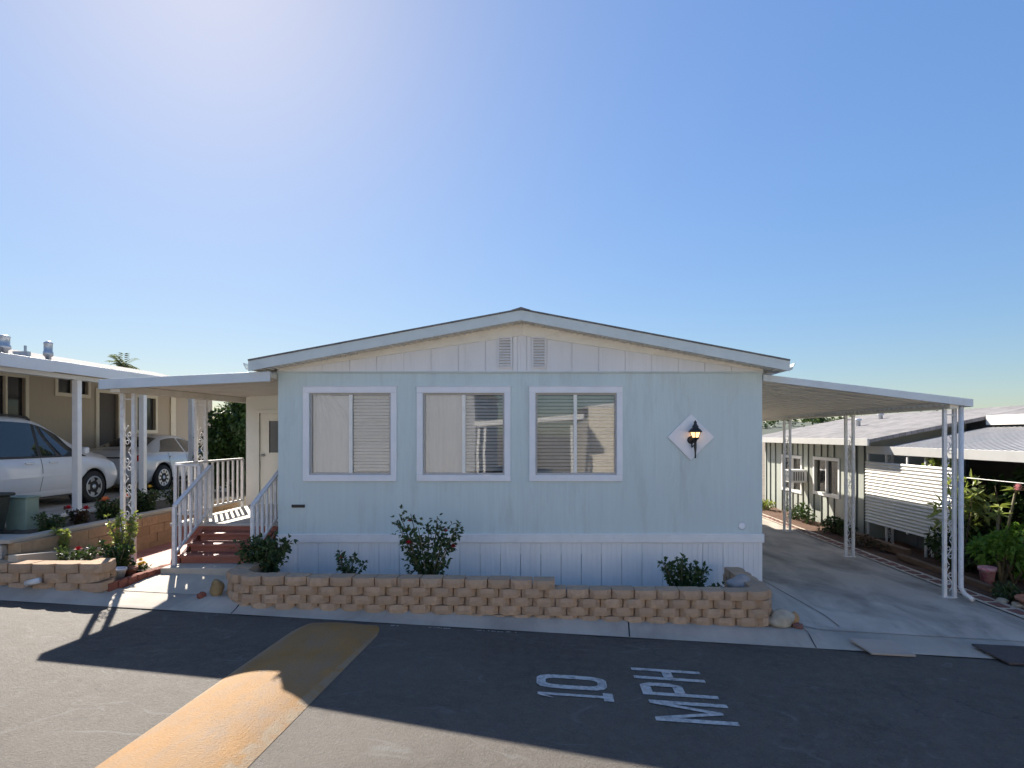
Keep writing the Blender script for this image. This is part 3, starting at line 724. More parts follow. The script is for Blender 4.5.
# left: porch cover
pc = thing('porch_awning', 'white flat porch awning on scrollwork posts left of the blue house', 'awning', (-5.4, 11, .35))
AX0, AX1, AY0, AY1 = -6.63, XL - .012, 9.1, 13.05
def ax(y): return AX0 + (y - AY0) * (6.63 - 6.34) / (AY1 - AY0)
def az(x): return 3.115 + (x - AX0) * (3.235 - 3.115) / (AX1 - AX0)
def slab(mb, y0, y1, t0, t1, ins):
    vs = []
    for t in (t0, t1):
        for y in (y0, y1):
            for x in (ax(y) + ins, AX1 - .002): vs.append((x, y, az(x) - t))
    return mb.add(vs, [(0, 2, 3, 1), (4, 5, 7, 6), (0, 1, 5, 4), (2, 6, 7, 3), (0, 4, 6, 2), (1, 3, 7, 5)])
m_ = MB(); slab(m_, AY0 + .031, AY1, .01, .03, .03); m_.build('roof_panel', 'roofmetal', pc)
m_ = MB(); y = AY0 + .05
while y < AY1 - .3:
    slab(m_, y, y + .25, .0305, .085, .05); y += .29
m_.build('underside_pans', 'soffit', pc)
m_ = MB(); m_.prism([(AX0, az(AX0)), (AX1, az(AX1)), (AX1, az(AX1) - .145), (AX0, az(AX0) - .145)], AY0, AY0 + .03); m_.build('fascia', 'awnfascia', pc, .004)
m_ = MB(); m_.bar((AX0 + .015 + .004, AY0 + .031, az(AX0) - .0725), (ax(AY1) + .015, AY1, az(ax(AY1)) - .0725), .03, .145); m_.build('side_fascia', 'awnfascia', pc, .004)
m_ = MB(); bx = lambda y: ax(y) + .2
m_.bar((bx(AY0 + .06), AY0 + .06, az(-6.45) - .14), (bx(AY1 - .1), AY1 - .1, az(-6.1) - .14), .15, .1); m_.build('beam', 'soffit', pc)
def scallop(y0, y1, pitch, zt, d):
    """one strip whose lower edge is scalloped, as (y, z) outline"""
    out = [(y0, zt), ]; n = int((y1 - y0) / pitch); lo = []
    for k in range(n):
        for q in range(6): lo.append((y0 + (k + q / 6) * pitch, zt - .012 - d * math.sin(PI * q / 6)))
    return [(y0, zt)] + lo + [(y0 + n * pitch, zt - .012), (y0 + n * pitch, zt)]
m_ = MB(); m_.prism(scallop(AY0 + .1, AY1 - .2, .145, 0, .035), -.01, .01, 'x')
a_ = math.atan2(ax(AY1) - ax(AY0), AY1 - AY0); rot = Matrix.Rotation(-a_, 3, 'Z')
m_.v = [tuple(rot @ (Vector(p) - Vector((0, AY0, 0))) + Vector((ax(AY0) + .2, AY0, az(-6.6) - .086))) for p in m_.v]
m_.build('scalloped_edge', 'soffit', pc)
for Y in (9.42, 11.15): scroll_post('post', bx(Y), Y, .36, az(-6.45) - .19, pc, .17, .026)

# right: carport
cp = thing('carport_awning', 'long white carport awning with ribbed underside over the driveway', 'carport', (4.8, 14, -.1))
BX0, BX1, BY0, BY1 = XR + .012, 6.38, 9.34, 20.2
def bz(x): return 3.215 + (x - BX0) * (2.84 - 3.215) / (BX1 - BX0)
m_ = MB(); m_.prism([(BX0, bz(BX0) - .01), (BX1 - .03, bz(BX1) - .01), (BX1 - .03, bz(BX1) - .025), (BX0, bz(BX0) - .025)], BY0 + .031, BY1); m_.build('roof_panel', 'roofmetal', cp)
m_ = MB(); y = BY0 + .04
while y < BY1 - .2:
    m_.prism([(BX0 + .01, bz(BX0) - .026), (BX1 - .06, bz(BX1) - .026), (BX1 - .06, bz(BX1) - .085), (BX0 + .01, bz(BX0) - .085)], y, y + .30)
    y += .42
m_.build('underside_pans', 'soffit', cp)
m_ = MB(); m_.prism([(BX0, bz(BX0)), (BX1, bz(BX1)), (BX1, bz(BX1) - .115), (BX0, bz(BX0) - .1)], BY0, BY0 + .03)
m_.box(BX1 - .03, BX1, BY0 + .0305, BY1, bz(BX1) - .115, bz(BX1)); m_.build('fascia', 'awnfascia', cp, .004)
m_ = MB(); m_.box(6.06, 6.2, BY0 + .06, BY1 - .1, bz(6.13) - .17, bz(6.13) - .087)
m_.build('beam', 'soffit', cp)
m_ = MB(); m_.prism(scallop(BY0 + .1, BY1 - .2, .152, bz(6.04) - .086, .04), 6.03, 6.05, 'x'); m_.build('scalloped_edge', 'white', cp)  # white scallops stand in for daylight leaking between pans and beam
for k, Y in enumerate((9.5, 12.67, 16.0)):
    scroll_post('post', 6.12, Y, groundZ(6.1, Y) + .015, bz(6.12) - .17, cp, .15, .026)
m_ = MB(); dx = 6.245; zg = groundZ(6.1, 9.4)
m_.tube([(dx, 9.42, bz(6.27) - .12), (dx, 9.42, zg + .18), (dx + .02, 9.36, zg + .1), (dx + .05, 9.22, zg + .05)], .036, 8); m_.build('downspout', 'iron', cp)

# ------------------------------------------------------------------ porch deck and steps
dk = thing('porch_deck', 'raised porch deck with red steps and white railings', 'porch', (-5, 10.5, .35))
m_ = MB()
for k in range(19):
    y0 = 9.62 + k * .14
    m_.box(-5.9, XL - .03, y0, y0 + .134, .885, .93)
m_.build('deck_floor', 'deck', dk, .003)
m_ = MB(); m_.box(-5.86, XL - .04, 9.66, 9.70, .70, .884); m_.box(-5.86, -5.82, 9.7, 12.2, .70, .884); m_.build('rim_joist', 'stairred', dk)
m_ = MB(); m_.box(-5.89, -5.80, 9.64, 9.73, .33, .699)
m_.build('deck_post', 'wood', dk, .004)
m_ = MB(); m_.box(-5.88, -5.81, 11.9, 11.97, .33, .699); m_.build('deck_post', 'wood', dk, .004)
m_ = MB(); m_.box(-5.42, -4.2, 8.62, 8.98, .3, .45); m_.build('concrete_step', 'pad', dk, .012)
for k in range(3):
    z = .57 + .12 * k; y0 = 8.90 + .25 * k
    m_ = MB(); m_.box(-5.36, -4.24, y0, y0 + .285, z - .035, z); tr = m_.build('tread', 'stairred', dk, .005)
    m_ = MB(); m_.box(-5.32, -4.28, y0 + .04, y0 + .06, z - .119, z - .0355); m_.build('riser', 'stairred', tr)
m_ = MB(); m_.box(-5.32, -4.28, 9.655, 9.659, .811, .884); m_.build('riser', 'stairred', dk)
for x in (-5.40, -4.235):
    m_ = MB(); m_.prism([(8.98, .36), (8.98, .5), (9.6, .86), (9.6, .66), (9.25, .36)], x, x + .035, 'x'); m_.build('stringer', 'stairred', dk)
def railing(a, b_, h0, h1, n, extra_posts=(0, 1)):
    a = Vector(a); b_ = Vector(b_)
    r = MB(); r.bar(a + Vector((0, 0, h1)), b_ + Vector((0, 0, h1)), .06, .035); ro = r.build('railing', 'rail', dk, .004)
    r = MB(); r.bar(a + Vector((0, 0, h0)), b_ + Vector((0, 0, h0)), .035, .035); r.build('bottom_rail', 'rail', ro, .004)
    for k in range(n):
        t = k / (n - 1); p = a.lerp(b_, t); end = k in (0, n - 1)
        q = MB(); wd = .024 if end else .017
        q.box(p.x - wd, p.x + wd, p.y - wd, p.y + wd, p.z + (0 if end else h0 - .01), p.z + h1 - .008); q.build('baluster', 'rail', ro, .002)
railing((-5.83, 9.68, .93), (-5.83, 11.75, .93), .14, .92, 13)
railing((-5.83, 9.66, .931), (-5.46, 9.66, .931), .14, .90, 4)
railing((-5.33, 8.80, .45), (-5.40, 9.86, .97), .16, .84, 8)
railing((-4.27, 8.90, .45), (-4.27, 9.80, .90), .16, .84, 7)

# ------------------------------------------------------------------ stacked block walls
def block_wall(mb, path, topz, rows, pitch, h, depth, rng, skip=None, groundf=None):
    pts = [Vector((x, y)) for x, y in path]; seg = []; tot = 0
    for a, b_ in zip(pts, pts[1:]): seg.append((tot, a, b_)); tot += (b_ - a).length
    def at(s):
        for s0, a, b_ in reversed(seg):
            if s >= s0: d = (b_ - a).normalized(); return a + d * (s - s0), d
        return pts[0], (pts[1] - pts[0]).normalized()
    for r in range(rows):
        s = (pitch / 2 if r % 2 else 0)
        while s < tot - .02:
            e = min(s + pitch, tot)
            if e - s < pitch * .3: break
            p, d = at((s + e) / 2); n = Vector((d.y, -d.x)); L = (e - s) / 2 - .006
            zt = topz(p.x) - r * h
            if skip and skip(r, p): s = e; continue
            if groundf and zt < groundf(p.x, p.y) - .01: s = e; continue
            jz = rng.uniform(-.004, .004); jy = rng.uniform(-.008, .008); z1 = zt + jz; z0 = zt - h + .004 + jz
            def W_(u, v, z): q = p + d * u + n * (v + jy); return (q.x, q.y, z)
            ch = .055; f_ = .012
            # bevelled split-face block: back box, narrower face, slightly bulged
            prof = [(-L, 0), (-L, -depth), (L, -depth), (L, 0), (L - ch, ch * .8), (0, ch * .9), (-L + ch, ch * .8)]
            lo = [W_(u, v, z0) for u, v in prof]; hi = [W_(u, v - (f_ if v > .01 else 0), z1) for u, v in prof]
            mid = [W_(u, v + (.006 if v > .01 else 0), (z0 + z1) / 2 + rng.uniform(-.006, .006)) for u, v in prof]
            k = len(prof)
            fs = [tuple(range(k))[::-1], tuple(range(2 * k, 3 * k))] + [(a * k + i, a * k + (i + 1) % k, (a + 1) * k + (i + 1) % k, (a + 1) * k + i) for a in (0, 1) for i in range(k)]
            mb.add(lo + mid + hi, fs)
            s = e
rng = random.Random(11)
pw = MB()
arc = lambda cx, cy, r, a0, a1, n: [(cx + r * math.cos(rad(a0 + (a1 - a0) * k / n)), cy + r * math.sin(rad(a0 + (a1 - a0) * k / n))) for k in range(n + 1)]
path = [(-4.02, 8.75)] + arc(-3.55, 7.93, .47, 180, 270, 5) + arc(2.45, 7.70, .24, 270, 360, 4) + [(2.69, 8.9)]
block_wall(pw, path, lambda x: .553 - .0135 * x, 7, .272, .104, .2, rng, lambda r, p: r == 0 and p.x > -.02, lambda x, y: groundZ(x, y))
one('planter_wall', pw, 'block', (-.5, 7.6, .1), 'long tan stacked block planter wall in front of blue house', 'block wall')
lw = MB()
block_wall(lw, [(-8.2, 7.72), (-5.62, 7.62), (-5.60, 8.0)], lambda x: .715, 4, .30, .115, .2, rng, None, lambda x, y: groundZ(x, y))
one('planter_wall', lw, 'block', (-6.7, 7.7, .3), 'short three course tan block wall left of brick edging', 'block wall')
# neighbour's terrace and the walls that hold it
TX = -7.02; TZ = .88
m_ = MB(); m_.box(-40, TX - .01, 7.95, 60, -.6, TZ); struct('left_terrace', m_, 'concrete')
m_ = MB(); m_.grid(lambda u, v: (-8.35 + 1.22 * u, 8.9 + 6.5 * v, TZ + .012 + .012 * math.sin(u * 15 + v * 40)), 8, 60); struct('terrace_soil', m_, 'soil')
rw = MB()
block_wall(rw, [(-7.0, 13.6), (-7.0, 7.95)], lambda x: .90, 5, .40, .15, .16, rng)
rwo = thing('retaining_wall', 'tall tan block retaining wall with concrete cap beside red walk', 'retaining wall', (-7, 10.5, .3))
o = rw.build('blocks', 'block2', rwo)
m_ = MB(); m_.box(-7.12, -6.93, 7.95, 13.6, .901, .95); m_.build('cap', 'pad', rwo, .01)
m_ = MB(); m_.add([(-6.78, 7.75, .3), (-6.66, 7.75, .3), (-6.66, 9.45, .3), (-6.78, 9.45, .3), (-6.78, 7.75, .80), (-6.66, 7.75, .80), (-6.66, 9.45, .60), (-6.78, 9.45, .60)], [(0, 3, 2, 1), (4, 5, 6, 7), (0, 1, 5, 4), (2, 3, 7, 6), (0, 4, 7, 3), (1, 2, 6, 5)])
one('low_edging_wall', m_, 'pad', (-6.7, 8.6, .3), 'low sloping concrete edging wall behind short block wall', 'edging wall', bevel=.01)
s_ = MB(); s_.grid(lambda u, v: (-6.66 + 1.08 * u, 7.75 + 1.4 * v, .62 - .2 * v - .06 * u + .03 * math.sin(u * 17 + v * 11)), 14, 16)
s_.grid(lambda u, v: (-6.93 + .15 * u, 7.9 + 2.2 * v, .78 - .3 * v), 3, 10)
struct('planter_soil', s_, 'soil')

# ------------------------------------------------------------------ plants
def leaf(mb, p, d, n, L, w):
    d = d.normalized(); r = d.cross(n); 
    if r.length < 1e-3: return
    r.normalize(); n2 = r.cross(d)
    tip = p + d * L - n2 * L * .12; mid = p + d * L * .45
    mb.add([p, mid + r * w + n2 * w * .25, tip, mid - r * w + n2 * w * .25], [(0, 1, 2), (0, 2, 3)])
def rv(rng):
    while True:
        v = Vector((rng.uniform(-1, 1), rng.uniform(-1, 1), rng.uniform(-1, 1)))
        if .05 < v.length < 1: return v
def cloud(mb, rng, c, R, n, L, w=None, clumps=8, shell=.5):
    """leaves gathered in uneven clumps spread through an ellipsoid"""
    c = Vector(c); cs = []
    for k in range(clumps):
        v = rv(rng).normalized() * rng.uniform(.35, .95)
        cs.append((Vector((c.x + v.x * R[0], c.y + v.y * R[1], c.z + v.z * R[2])), rng.uniform(.28, .55)))
    for k in range(n):
        q, s = cs[k % clumps]
        v = rv(rng); 
        if rng.random() < shell: v = v.normalized() * rng.uniform(.75, 1)
        p = q + Vector((v.x * R[0], v.y * R[1], v.z * R[2])) * s
        leaf(mb, p, (v * .8 + rv(rng) + Vector((0, 0, -.1))), rv(rng) + Vector((0, 0, 1.2)), L * rng.uniform(.7, 1.3), (w or L * .32) * rng.uniform(.8, 1.2))
def bloom(mb, rng, p, r):
    p = Vector(p)
    for ring, (k, tl) in enumerate(((4, .25), (5, .6), (6, 1.0))):
        for i in range(k):
            a = 2 * PI * i / k + ring * .5 + rng.uniform(-.2, .2)
            d = Vector((math.cos(a) * tl, math.sin(a) * tl, 1.1 - tl * .7)); leaf(mb, p, d, Vector((-math.cos(a), -math.sin(a), .8)), r * 1.2, r * .55)
def rose(name, label, base, w, h, n_stem, seed, mat='leaf', flowers=(), L=.05, dens=1.0, cat='rose bush', group='rose bushes in the planters', bare=.25, fmat='red', fr=.045, spread=1.0):
    rng = random.Random(seed); base = Vector(base)
    t = thing(name, label, cat, base, group)
    st = MB(); lf = MB(); tips = []
    for k in range(n_stem):
        a = 2 * PI * k / n_stem + rng.uniform(-.4, .4); out = rng.uniform(.35, 1) * w / 2 * spread
        hh = h * rng.uniform(.72, 1.0)
        p0 = base + Vector((rng.uniform(-.03, .03), rng.uniform(-.03, .03), -.02))
        p3 = base + Vector((math.cos(a) * out, math.sin(a) * out * .7, hh))
        p1 = p0.lerp(p3, .35) + Vector((0, 0, hh * .12)); pts = []
        for i in range(7):
            u = i / 6; pts.append(p0.lerp(p1, u).lerp(p1.lerp(p3, u), u) + Vector((rng.uniform(-.01, .01), rng.uniform(-.01, .01), 0)))
        st.tube(pts, [.014 - .009 * i / 6 for i in range(7)], 5); tips.append(p3)
        nl = int(38 * dens)
        for i in range(nl):
            u = bare + (1 - bare) * rng.random(); j_ = min(int(u * 6), 5); p = pts[j_].lerp(pts[j_ + 1], u * 6 - j_)
            d = rv(rng) + Vector((0, 0, .15)); tw = p + d.normalized() * rng.uniform(.02, .13) * (1.25 - .6 * u) * (w / .8)
            for q in range(3):
                leaf(lf, tw, d + rv(rng) * .9, rv(rng) + Vector((0, 0, 1)), L * rng.uniform(.7, 1.25), L * .33)
    st.build('stem', 'stem', t); lf.build('foliage', mat, t)
    for (i, dx, dz) in flowers:
        f_ = MB(); bloom(f_, rng, tips[i % n_stem] + Vector((dx, -.03, dz)), fr); f_.build('flower', fmat, t)
    return t
def soil(x): return soilZ(x)
rose('rose_bush', 'dark low shrub against the right stair railing', (-3.86, 8.35, soil(-3.86) + .06), .78, .72, 16, 1, 'leafdark', (), .06, 2.0, 'shrub', bare=.1, group='shrubs and roses in the planter')
rose('rose_bush', 'small sparse two stemmed rose under the first window', (-2.72, 8.3, soil(-2.72)), .48, .66, 5, 2, 'leafdark', [(2, .02, -.05)], .055, 1.1, group='shrubs and roses in the planter', fmat='red')
rose('rose_bush', 'tall leggy rose bush with red blooms in planter centre', (-1.64, 8.3, soil(-1.64)), 1.15, 1.2, 13, 3, 'leafdark', [(1, .0, .0), (5, .0, -.1), (9, .02, -.1), (11, -.05, -.3)], .06, 1.15, group='shrubs and roses in the planter', bare=.36)
rose('rose_bush', 'round green shrub at the right end of the planter', (1.80, 8.3, soil(1.80)), .66, .80, 10, 24, 'leaf', (), .06, 1.6, 'shrub', bare=.32, group='shrubs and roses in the planter')
rose('rose_bush', 'low green sprig beside the round shrub in the planter', (2.08, 8.15, soil(2.08)), .42, .46, 6, 5, 'leaf', (), .055, 1.2, 'shrub', bare=.3, group='shrubs and roses in the planter')
# left side
gl = 'roses and plants in the left planters'
rose('rose_bush', 'rose with two orange blooms before the van wheel', (-7.35, 10.3, .88), .62, .36, 9, 6, 'leafdark', [(0, .0, .06), (4, .08, .04)], .055, 1.3, group=gl, fmat='orange', fr=.085, bare=.05)
rose('rose_bush', 'rose with dark red blooms below the van door', (-7.3, 9.65, .88), .5, .24, 7, 7, 'leafred', [(0, 0, .05), (3, .05, .03)], .05, 1.1, group=gl, fmat='red', fr=.06, bare=.05)
rose('rose_bush', 'rose with one white bloom above the retaining wall', (-7.3, 9.05, .88), .55, .24, 7, 8, 'leafdark', [(0, 0, .05)], .05, 1.1, group=gl, fmat='wpetal', fr=.06, bare=.05)
rose('rose_bush', 'rose with red bloom behind the second awning post', (-7.3, 12.1, .88), .6, .38, 8, 9, 'leafdark', [(0, 0, .04), (4, .1, .0)], .05, 1.2, group=gl, fmat='red', fr=.055, bare=.05)
rose('rose_bush', 'dark shrub with yellow bloom near the sedan wheel', (-7.35, 11.2, .88), .75, .42, 9, 10, 'leafdark', [(2, 0, .05)], .055, 1.5, group=gl, fmat='ypetal', fr=.05, bare=.05)
rose('rose_bush', 'upright yellow green plant against the retaining wall', (-6.85, 8.7, .55), .24, .46, 5, 12, 'leafyellow', (), .06, .9, 'plant', group=gl, bare=.35)
rose('rose_bush', 'low dark bush with red flower behind the short block wall', (-6.2, 8.1, .55), .6, .26, 8, 13, 'leafdark', [(0, -.15, .02)], .05, 1.3, 'shrub', group=gl, fmat='red', fr=.05, bare=.05)
rose('rose_bush', 'yellow green rose climbing beside the front awning post', (-6.15, 8.95, .42), .5, .82, 8, 14, 'leafyellow', (), .055, .9, group=gl, bare=.25)
rose('rose_bush', 'bushy green plant over the end of the short block wall', (-5.85, 8.4, .45), .5, .36, 9, 15, 'leaf', (), .055, 1.3, 'plant', group=gl, bare=.1)
# flower pots at the end of the short wall
def pot(name, label, c, r, h, mat, cat='flower pot', group=None):
    m_ = MB(); m_.lathe([(r * .62, 0), (r * .95, h * .82), (r * 1.06, h * .82), (r * 1.06, h), (r * .92, h), (r * .88, h * .85), (0, h * .84)], c, 18)
    return one(name, m_, mat, c, label, cat, group)
pot('flower_pot', 'white ceramic pot at the end of the short block wall', (-5.47 - .22, 8.16, .35), .10, .2, 'ceramic')
pot('flower_pot', 'small terracotta pot between white pot and awning post', (-5.70, 8.42, .35), .085, .16, 'terra')
rose('marigold', 'orange and yellow marigolds growing beside the red brick edging', (-5.72, 8.62, .36), .28, .16, 6, 16, 'leaf', [(0, 0, .02), (2, .02, .02), (4, 0, .0), (5, .03, 0)], .035, .7, 'flower', None, fmat='ypetal', fr=.04, bare=.1)
m_ = MB(); m_.tube([(-6.35, 7.52, .50), (-6.18, 7.50, .54)], .035, 10); m_.tube([(-6.40, 7.62, .47), (-6.35, 7.52, .50)], .03, 8)
one('drain_pipe', m_, 'ceramic', (-6.3, 7.55, .45), 'short white pipe poking out of the short block wall', 'pipe')

# tall hedge / vine beside the bump-out
rng = random.Random(31); t = thing('climbing_shrub', 'tall dense green climbing shrub behind the porch rail', 'shrub', (-7.75, 15.2, .88))
m_ = MB(); m_.tube([(-7.75, 15.2, .85), (-7.7, 15.2, 1.6), (-7.8, 15.25, 2.4)], [.06, .045, .02], 7); m_.build('trunk', 'bark', t)
m_ = MB()
cloud(m_, rng, (-7.75, 15.2, 1.75), (.75, .7, .95), 6500, .11, clumps=30); cloud(m_, rng, (-7.55, 15.1, 2.75), (.6, .55, .5), 2600, .11, clumps=14); m_.build('foliage', 'leafhedge', t)
m_ = MB(); cloud(m_, rng, (-7.55, 15.0, 3.12), (.28, .25, .16), 260, .09, clumps=4); m_.build('new_growth', 'leafyellow', t)

# ------------------------------------------------------------------ left neighbour
nh = thing('tan_house', 'tan sided house with cream trim behind the parked white cars', 'house', (-14, 14, TZ))
NX = -12.2
yw = [(13.4, 14.4, 2.6, 3.62), (15.35, 16.35, 3.36, 3.72), (16.75, 17.5, 1.2, 3.45), (18.3, 19.15, 2.45, 3.42)]
w = MB(); w.wall('y', NX - .12, NX, [4, 22.4], [TZ, 3.9], yw); w.build('wall', 'tan', nh)
for y_ in (4, 22.28):
    w = MB(); w.box(-18, NX - .121, y_, y_ + .12, TZ, 3.9); w.build('wall', 'tanx', nh)
def ytrim(y0, y1, z0, z1, X, mat, parent, wd=.09, name='window', pane='darkglass', mid=True, side=1):
    t = MB(); a, b_ = sorted((X + side * .001, X + side * .03))
    t.box(a, b_, y0 - wd, y1 + wd, z1, z1 + wd); t.box(a, b_, y0 - wd, y1 + wd, z0 - wd, z0); t.box(a, b_, y0 - wd, y0, z0 + .0005, z1 - .0005); t.box(a, b_, y1, y1 + wd, z0 + .0005, z1 - .0005)
    if mid:
        c, d = sorted((X - side * .05, X + side * .02)); t.box(c, d, (y0 + y1) / 2 - .025, (y0 + y1) / 2 + .025, z0 + .0005, z1 - .0005)
    o = t.build(name, mat, parent, .003)
    p = MB(); c, d = sorted((X - side * .075, X - side * .06)); p.box(c, d, y0, y1, z0, z1); p.build('pane', pane, o)
    return o
ytrim(*yw[0], NX, 'creamtrim', nh); ytrim(*yw[1], NX, 'creamtrim', nh); ytrim(*yw[3], NX, 'creamtrim', nh, mid=False)
ytrim(*yw[2], NX, 'creamtrim', nh, .12, 'door', 'screen', False)
m_ = MB(); m_.box(NX + .001, NX + .04, 19.9, 20.15, TZ, 3.88); m_.build('pilaster', 'creamtrim', nh)
m_ = MB()
HRX, HRZ, HEZ = -14.6, 4.62, 3.95
m_.prism([(NX + .45, HEZ), (HRX, HRZ), (-18.4, HEZ - .2), (-18.4, HEZ - .3), (HRX, HRZ - .1), (NX + .45, HEZ - .1)], 3.7, 22.8); nroof = m_.build('roof', 'shingle_pale', nh)
def vent(name, label, X, Y, z0, z1, r):
    m_ = MB(); m_.lathe([(r * .7, 0), (r * .7, (z1 - z0) * .45), (r * 1.15, (z1 - z0) * .5), (r * 1.15, (z1 - z0) * .62), (r, (z1 - z0) * .65), (r, (z1 - z0) * .9), (r * 1.15, (z1 - z0) * .93), (r * .5, (z1 - z0)), (0, z1 - z0)], (X, Y, z0), 16)
    return one(name, m_, 'galv', (X, Y, z0), label, 'roof vent', 'metal vents on the tan house roof')
vent('roof_vent', 'wide galvanised drum vent at the left end of the tan roof', -12.35, 14.0, 3.94, 4.56, .125)
vent('roof_vent', 'slim stacked galvanised vent on the tan roof above the van', -12.95, 16.0, 3.98, 4.72, .095)
m_ = MB(); m_.box(-12.7, -12.35, 14.65, 14.75, 4.0, 4.28); m_.box(-12.46, -12.42, 14.68, 14.72, 4.281, 4.42); one('roof_bracket', m_, 'galv', (-12.5, 14.7, 4.0), 'low metal bracket between the two roof vents', 'roof bracket')
# its carport
nc = thing('neighbour_carport', 'white flat carport roof on square posts over the white cars', 'carport', (-10.5, 12, TZ))
m_ = MB(); m_.prism([(-8.6, 3.43), (NX + .46, 3.86), (NX + .46, 3.83), (-8.6, 3.40)], 4.0, 21); m_.build('roof_panel', 'roofmetal', nc)
m_ = MB(); m_.box(-8.6, -8.56, 3.98, 10.7, 3.38, 3.585); m_.box(-8.6, -8.565, 10.701, 21, 3.395, 3.59); m_.build('fascia', 'roofmetal', nc, .004)
m_ = MB(); m_.box(-8.98, -8.82, 4.1, 20.8, 3.33, 3.405); m_.build('beam', 'roofmetal', nc)
for k, Y in enumerate((11.67, 13.56, 15.4, 17.3, 19.2)):
    m_ = MB(); m_.box(-8.96, -8.85, Y - .055, Y + .055, TZ, 3.33); m_.box(-9.02, -8.78, Y - .12, Y + .12, TZ + .0005, TZ + .012); m_.build('post', 'white', nc, .006)
# little porch landing with rail at its door
pl = thing('porch_landing', 'small landing with cream railing at the tan house door', 'porch', (-11.6, 17.2, TZ))
m_ = MB(); m_.box(NX + .01, NX + 1.1, 16.6, 17.8, TZ + .0, 1.2); m_.build('landing_floor', 'creamtrim', pl)
m_ = MB(); m_.box(NX + 1.02, NX + 1.07, 16.6, 17.8, 2.05, 2.11); m_.box(NX + 1.02, NX + 1.07, 16.6, 17.8, 1.3, 1.34); m_.bar((NX + 1.05, 17.8, 2.08), (NX + 1.05, 19.4, 1.55), .05, .06); m_.bar((NX + 1.05, 19.4, TZ), (NX + 1.05, 19.4, 1.6), .06, .06)
ro = m_.build('railing', 'creamtrim', pl)
for k in range(9):
    m_ = MB(); y = 16.63 + k * .142; m_.box(NX + 1.025, NX + 1.065, y - .02, y + .02, 1.2, 2.05); m_.build('baluster', 'creamtrim', ro)
for k in range(7):
    m_ = MB(); y = 17.98 + k * .2; m_.box(NX + 1.025, NX + 1.065, y - .02, y + .02, TZ, 2.05 - (y - 17.8) * .33); m_.build('baluster', 'creamtrim', ro)
# bins at the terrace edge
b_ = thing('wheeled_bin', 'dark green wheeled bin at the left edge by the retaining wall', 'bin', (-7.95, 8.75, TZ))
m_ = MB(); m_.add([(-8.3, 8.5, TZ + .03), (-7.86, 8.5, TZ + .03), (-7.86, 8.94, TZ + .03), (-8.3, 8.94, TZ + .03), (-8.36, 8.44, 1.42), (-7.80, 8.44, 1.42), (-7.80, 9.0, 1.42), (-8.36, 9.0, 1.42)], [(0, 3, 2, 1), (4, 5, 6, 7), (0, 1, 5, 4), (2, 3, 7, 6), (0, 4, 7, 3), (1, 2, 6, 5)]); m_.build('body', 'bin', b_, .03)
m_ = MB(); m_.box(-8.39, -7.77, 8.41, 9.03, 1.422, 1.47); m_.build('lid', 'bin', b_, .02)
for y in (8.55, 8.93):
    m_ = MB(); m_.lathe([(.0, -.03), (.1, -.03), (.1, .03), (.0, .03)], (-8.32, y, TZ + .1), 14, 'y'); m_.build('wheel', 'rubber', b_)
u = thing('utility_cabinet', 'small pale green metal cabinet right of the dark bin', 'cabinet', (-7.9, 9.3, TZ))
m_ = MB(); m_.box(-8.06, -7.76, 9.18, 9.42, TZ, 1.36); m_.build('cabinet_body', 'palegreen', u, .012)
m_ = MB(); m_.box(-8.08, -7.74, 9.16, 9.44, 1.361, 1.385); m_.build('cabinet_top', 'palegreen', u, .01)

# palm far behind
def palm(X, Y, z0, H, R, seed, label):
    rng = random.Random(seed); t = thing('palm_tree', label, 'palm tree', (X, Y, z0))
    m_ = MB(); m_.tube([(X, Y, z0), (X + .2, Y, z0 + H * .5), (X + .1, Y, z0 + H)], [.28, .2, .17], 9); m_.build('trunk', 'bark', t)
    m_ = MB()
    for k in range(34):
        a = rng.uniform(0, 2 * PI); el = rng.uniform(-.5, 1.3); p = Vector((X + .1, Y, z0 + H)); d = Vector((math.cos(a) * math.cos(el), math.sin(a) * math.cos(el), math.sin(el)))
        for i in range(7):
            q = p + d * R * .14
            r_ = d.cross(Vector((0, 0, 1))).normalized()
            for s in (-1, 1):
                leaf(m_, p, d * .7 + r_ * s * .8 + Vector((0, 0, -.2)), Vector((0, 0, 1)), R * .38, R * .05)
            p = q; d = (d + Vector((0, 0, -.16))).normalized()
    m_.build('crown', 'palmleaf', t)
palm(-41.4, 60, -.5, 9.4, 1.55, 3, 'distant fan palm rising above the neighbour carport roof')

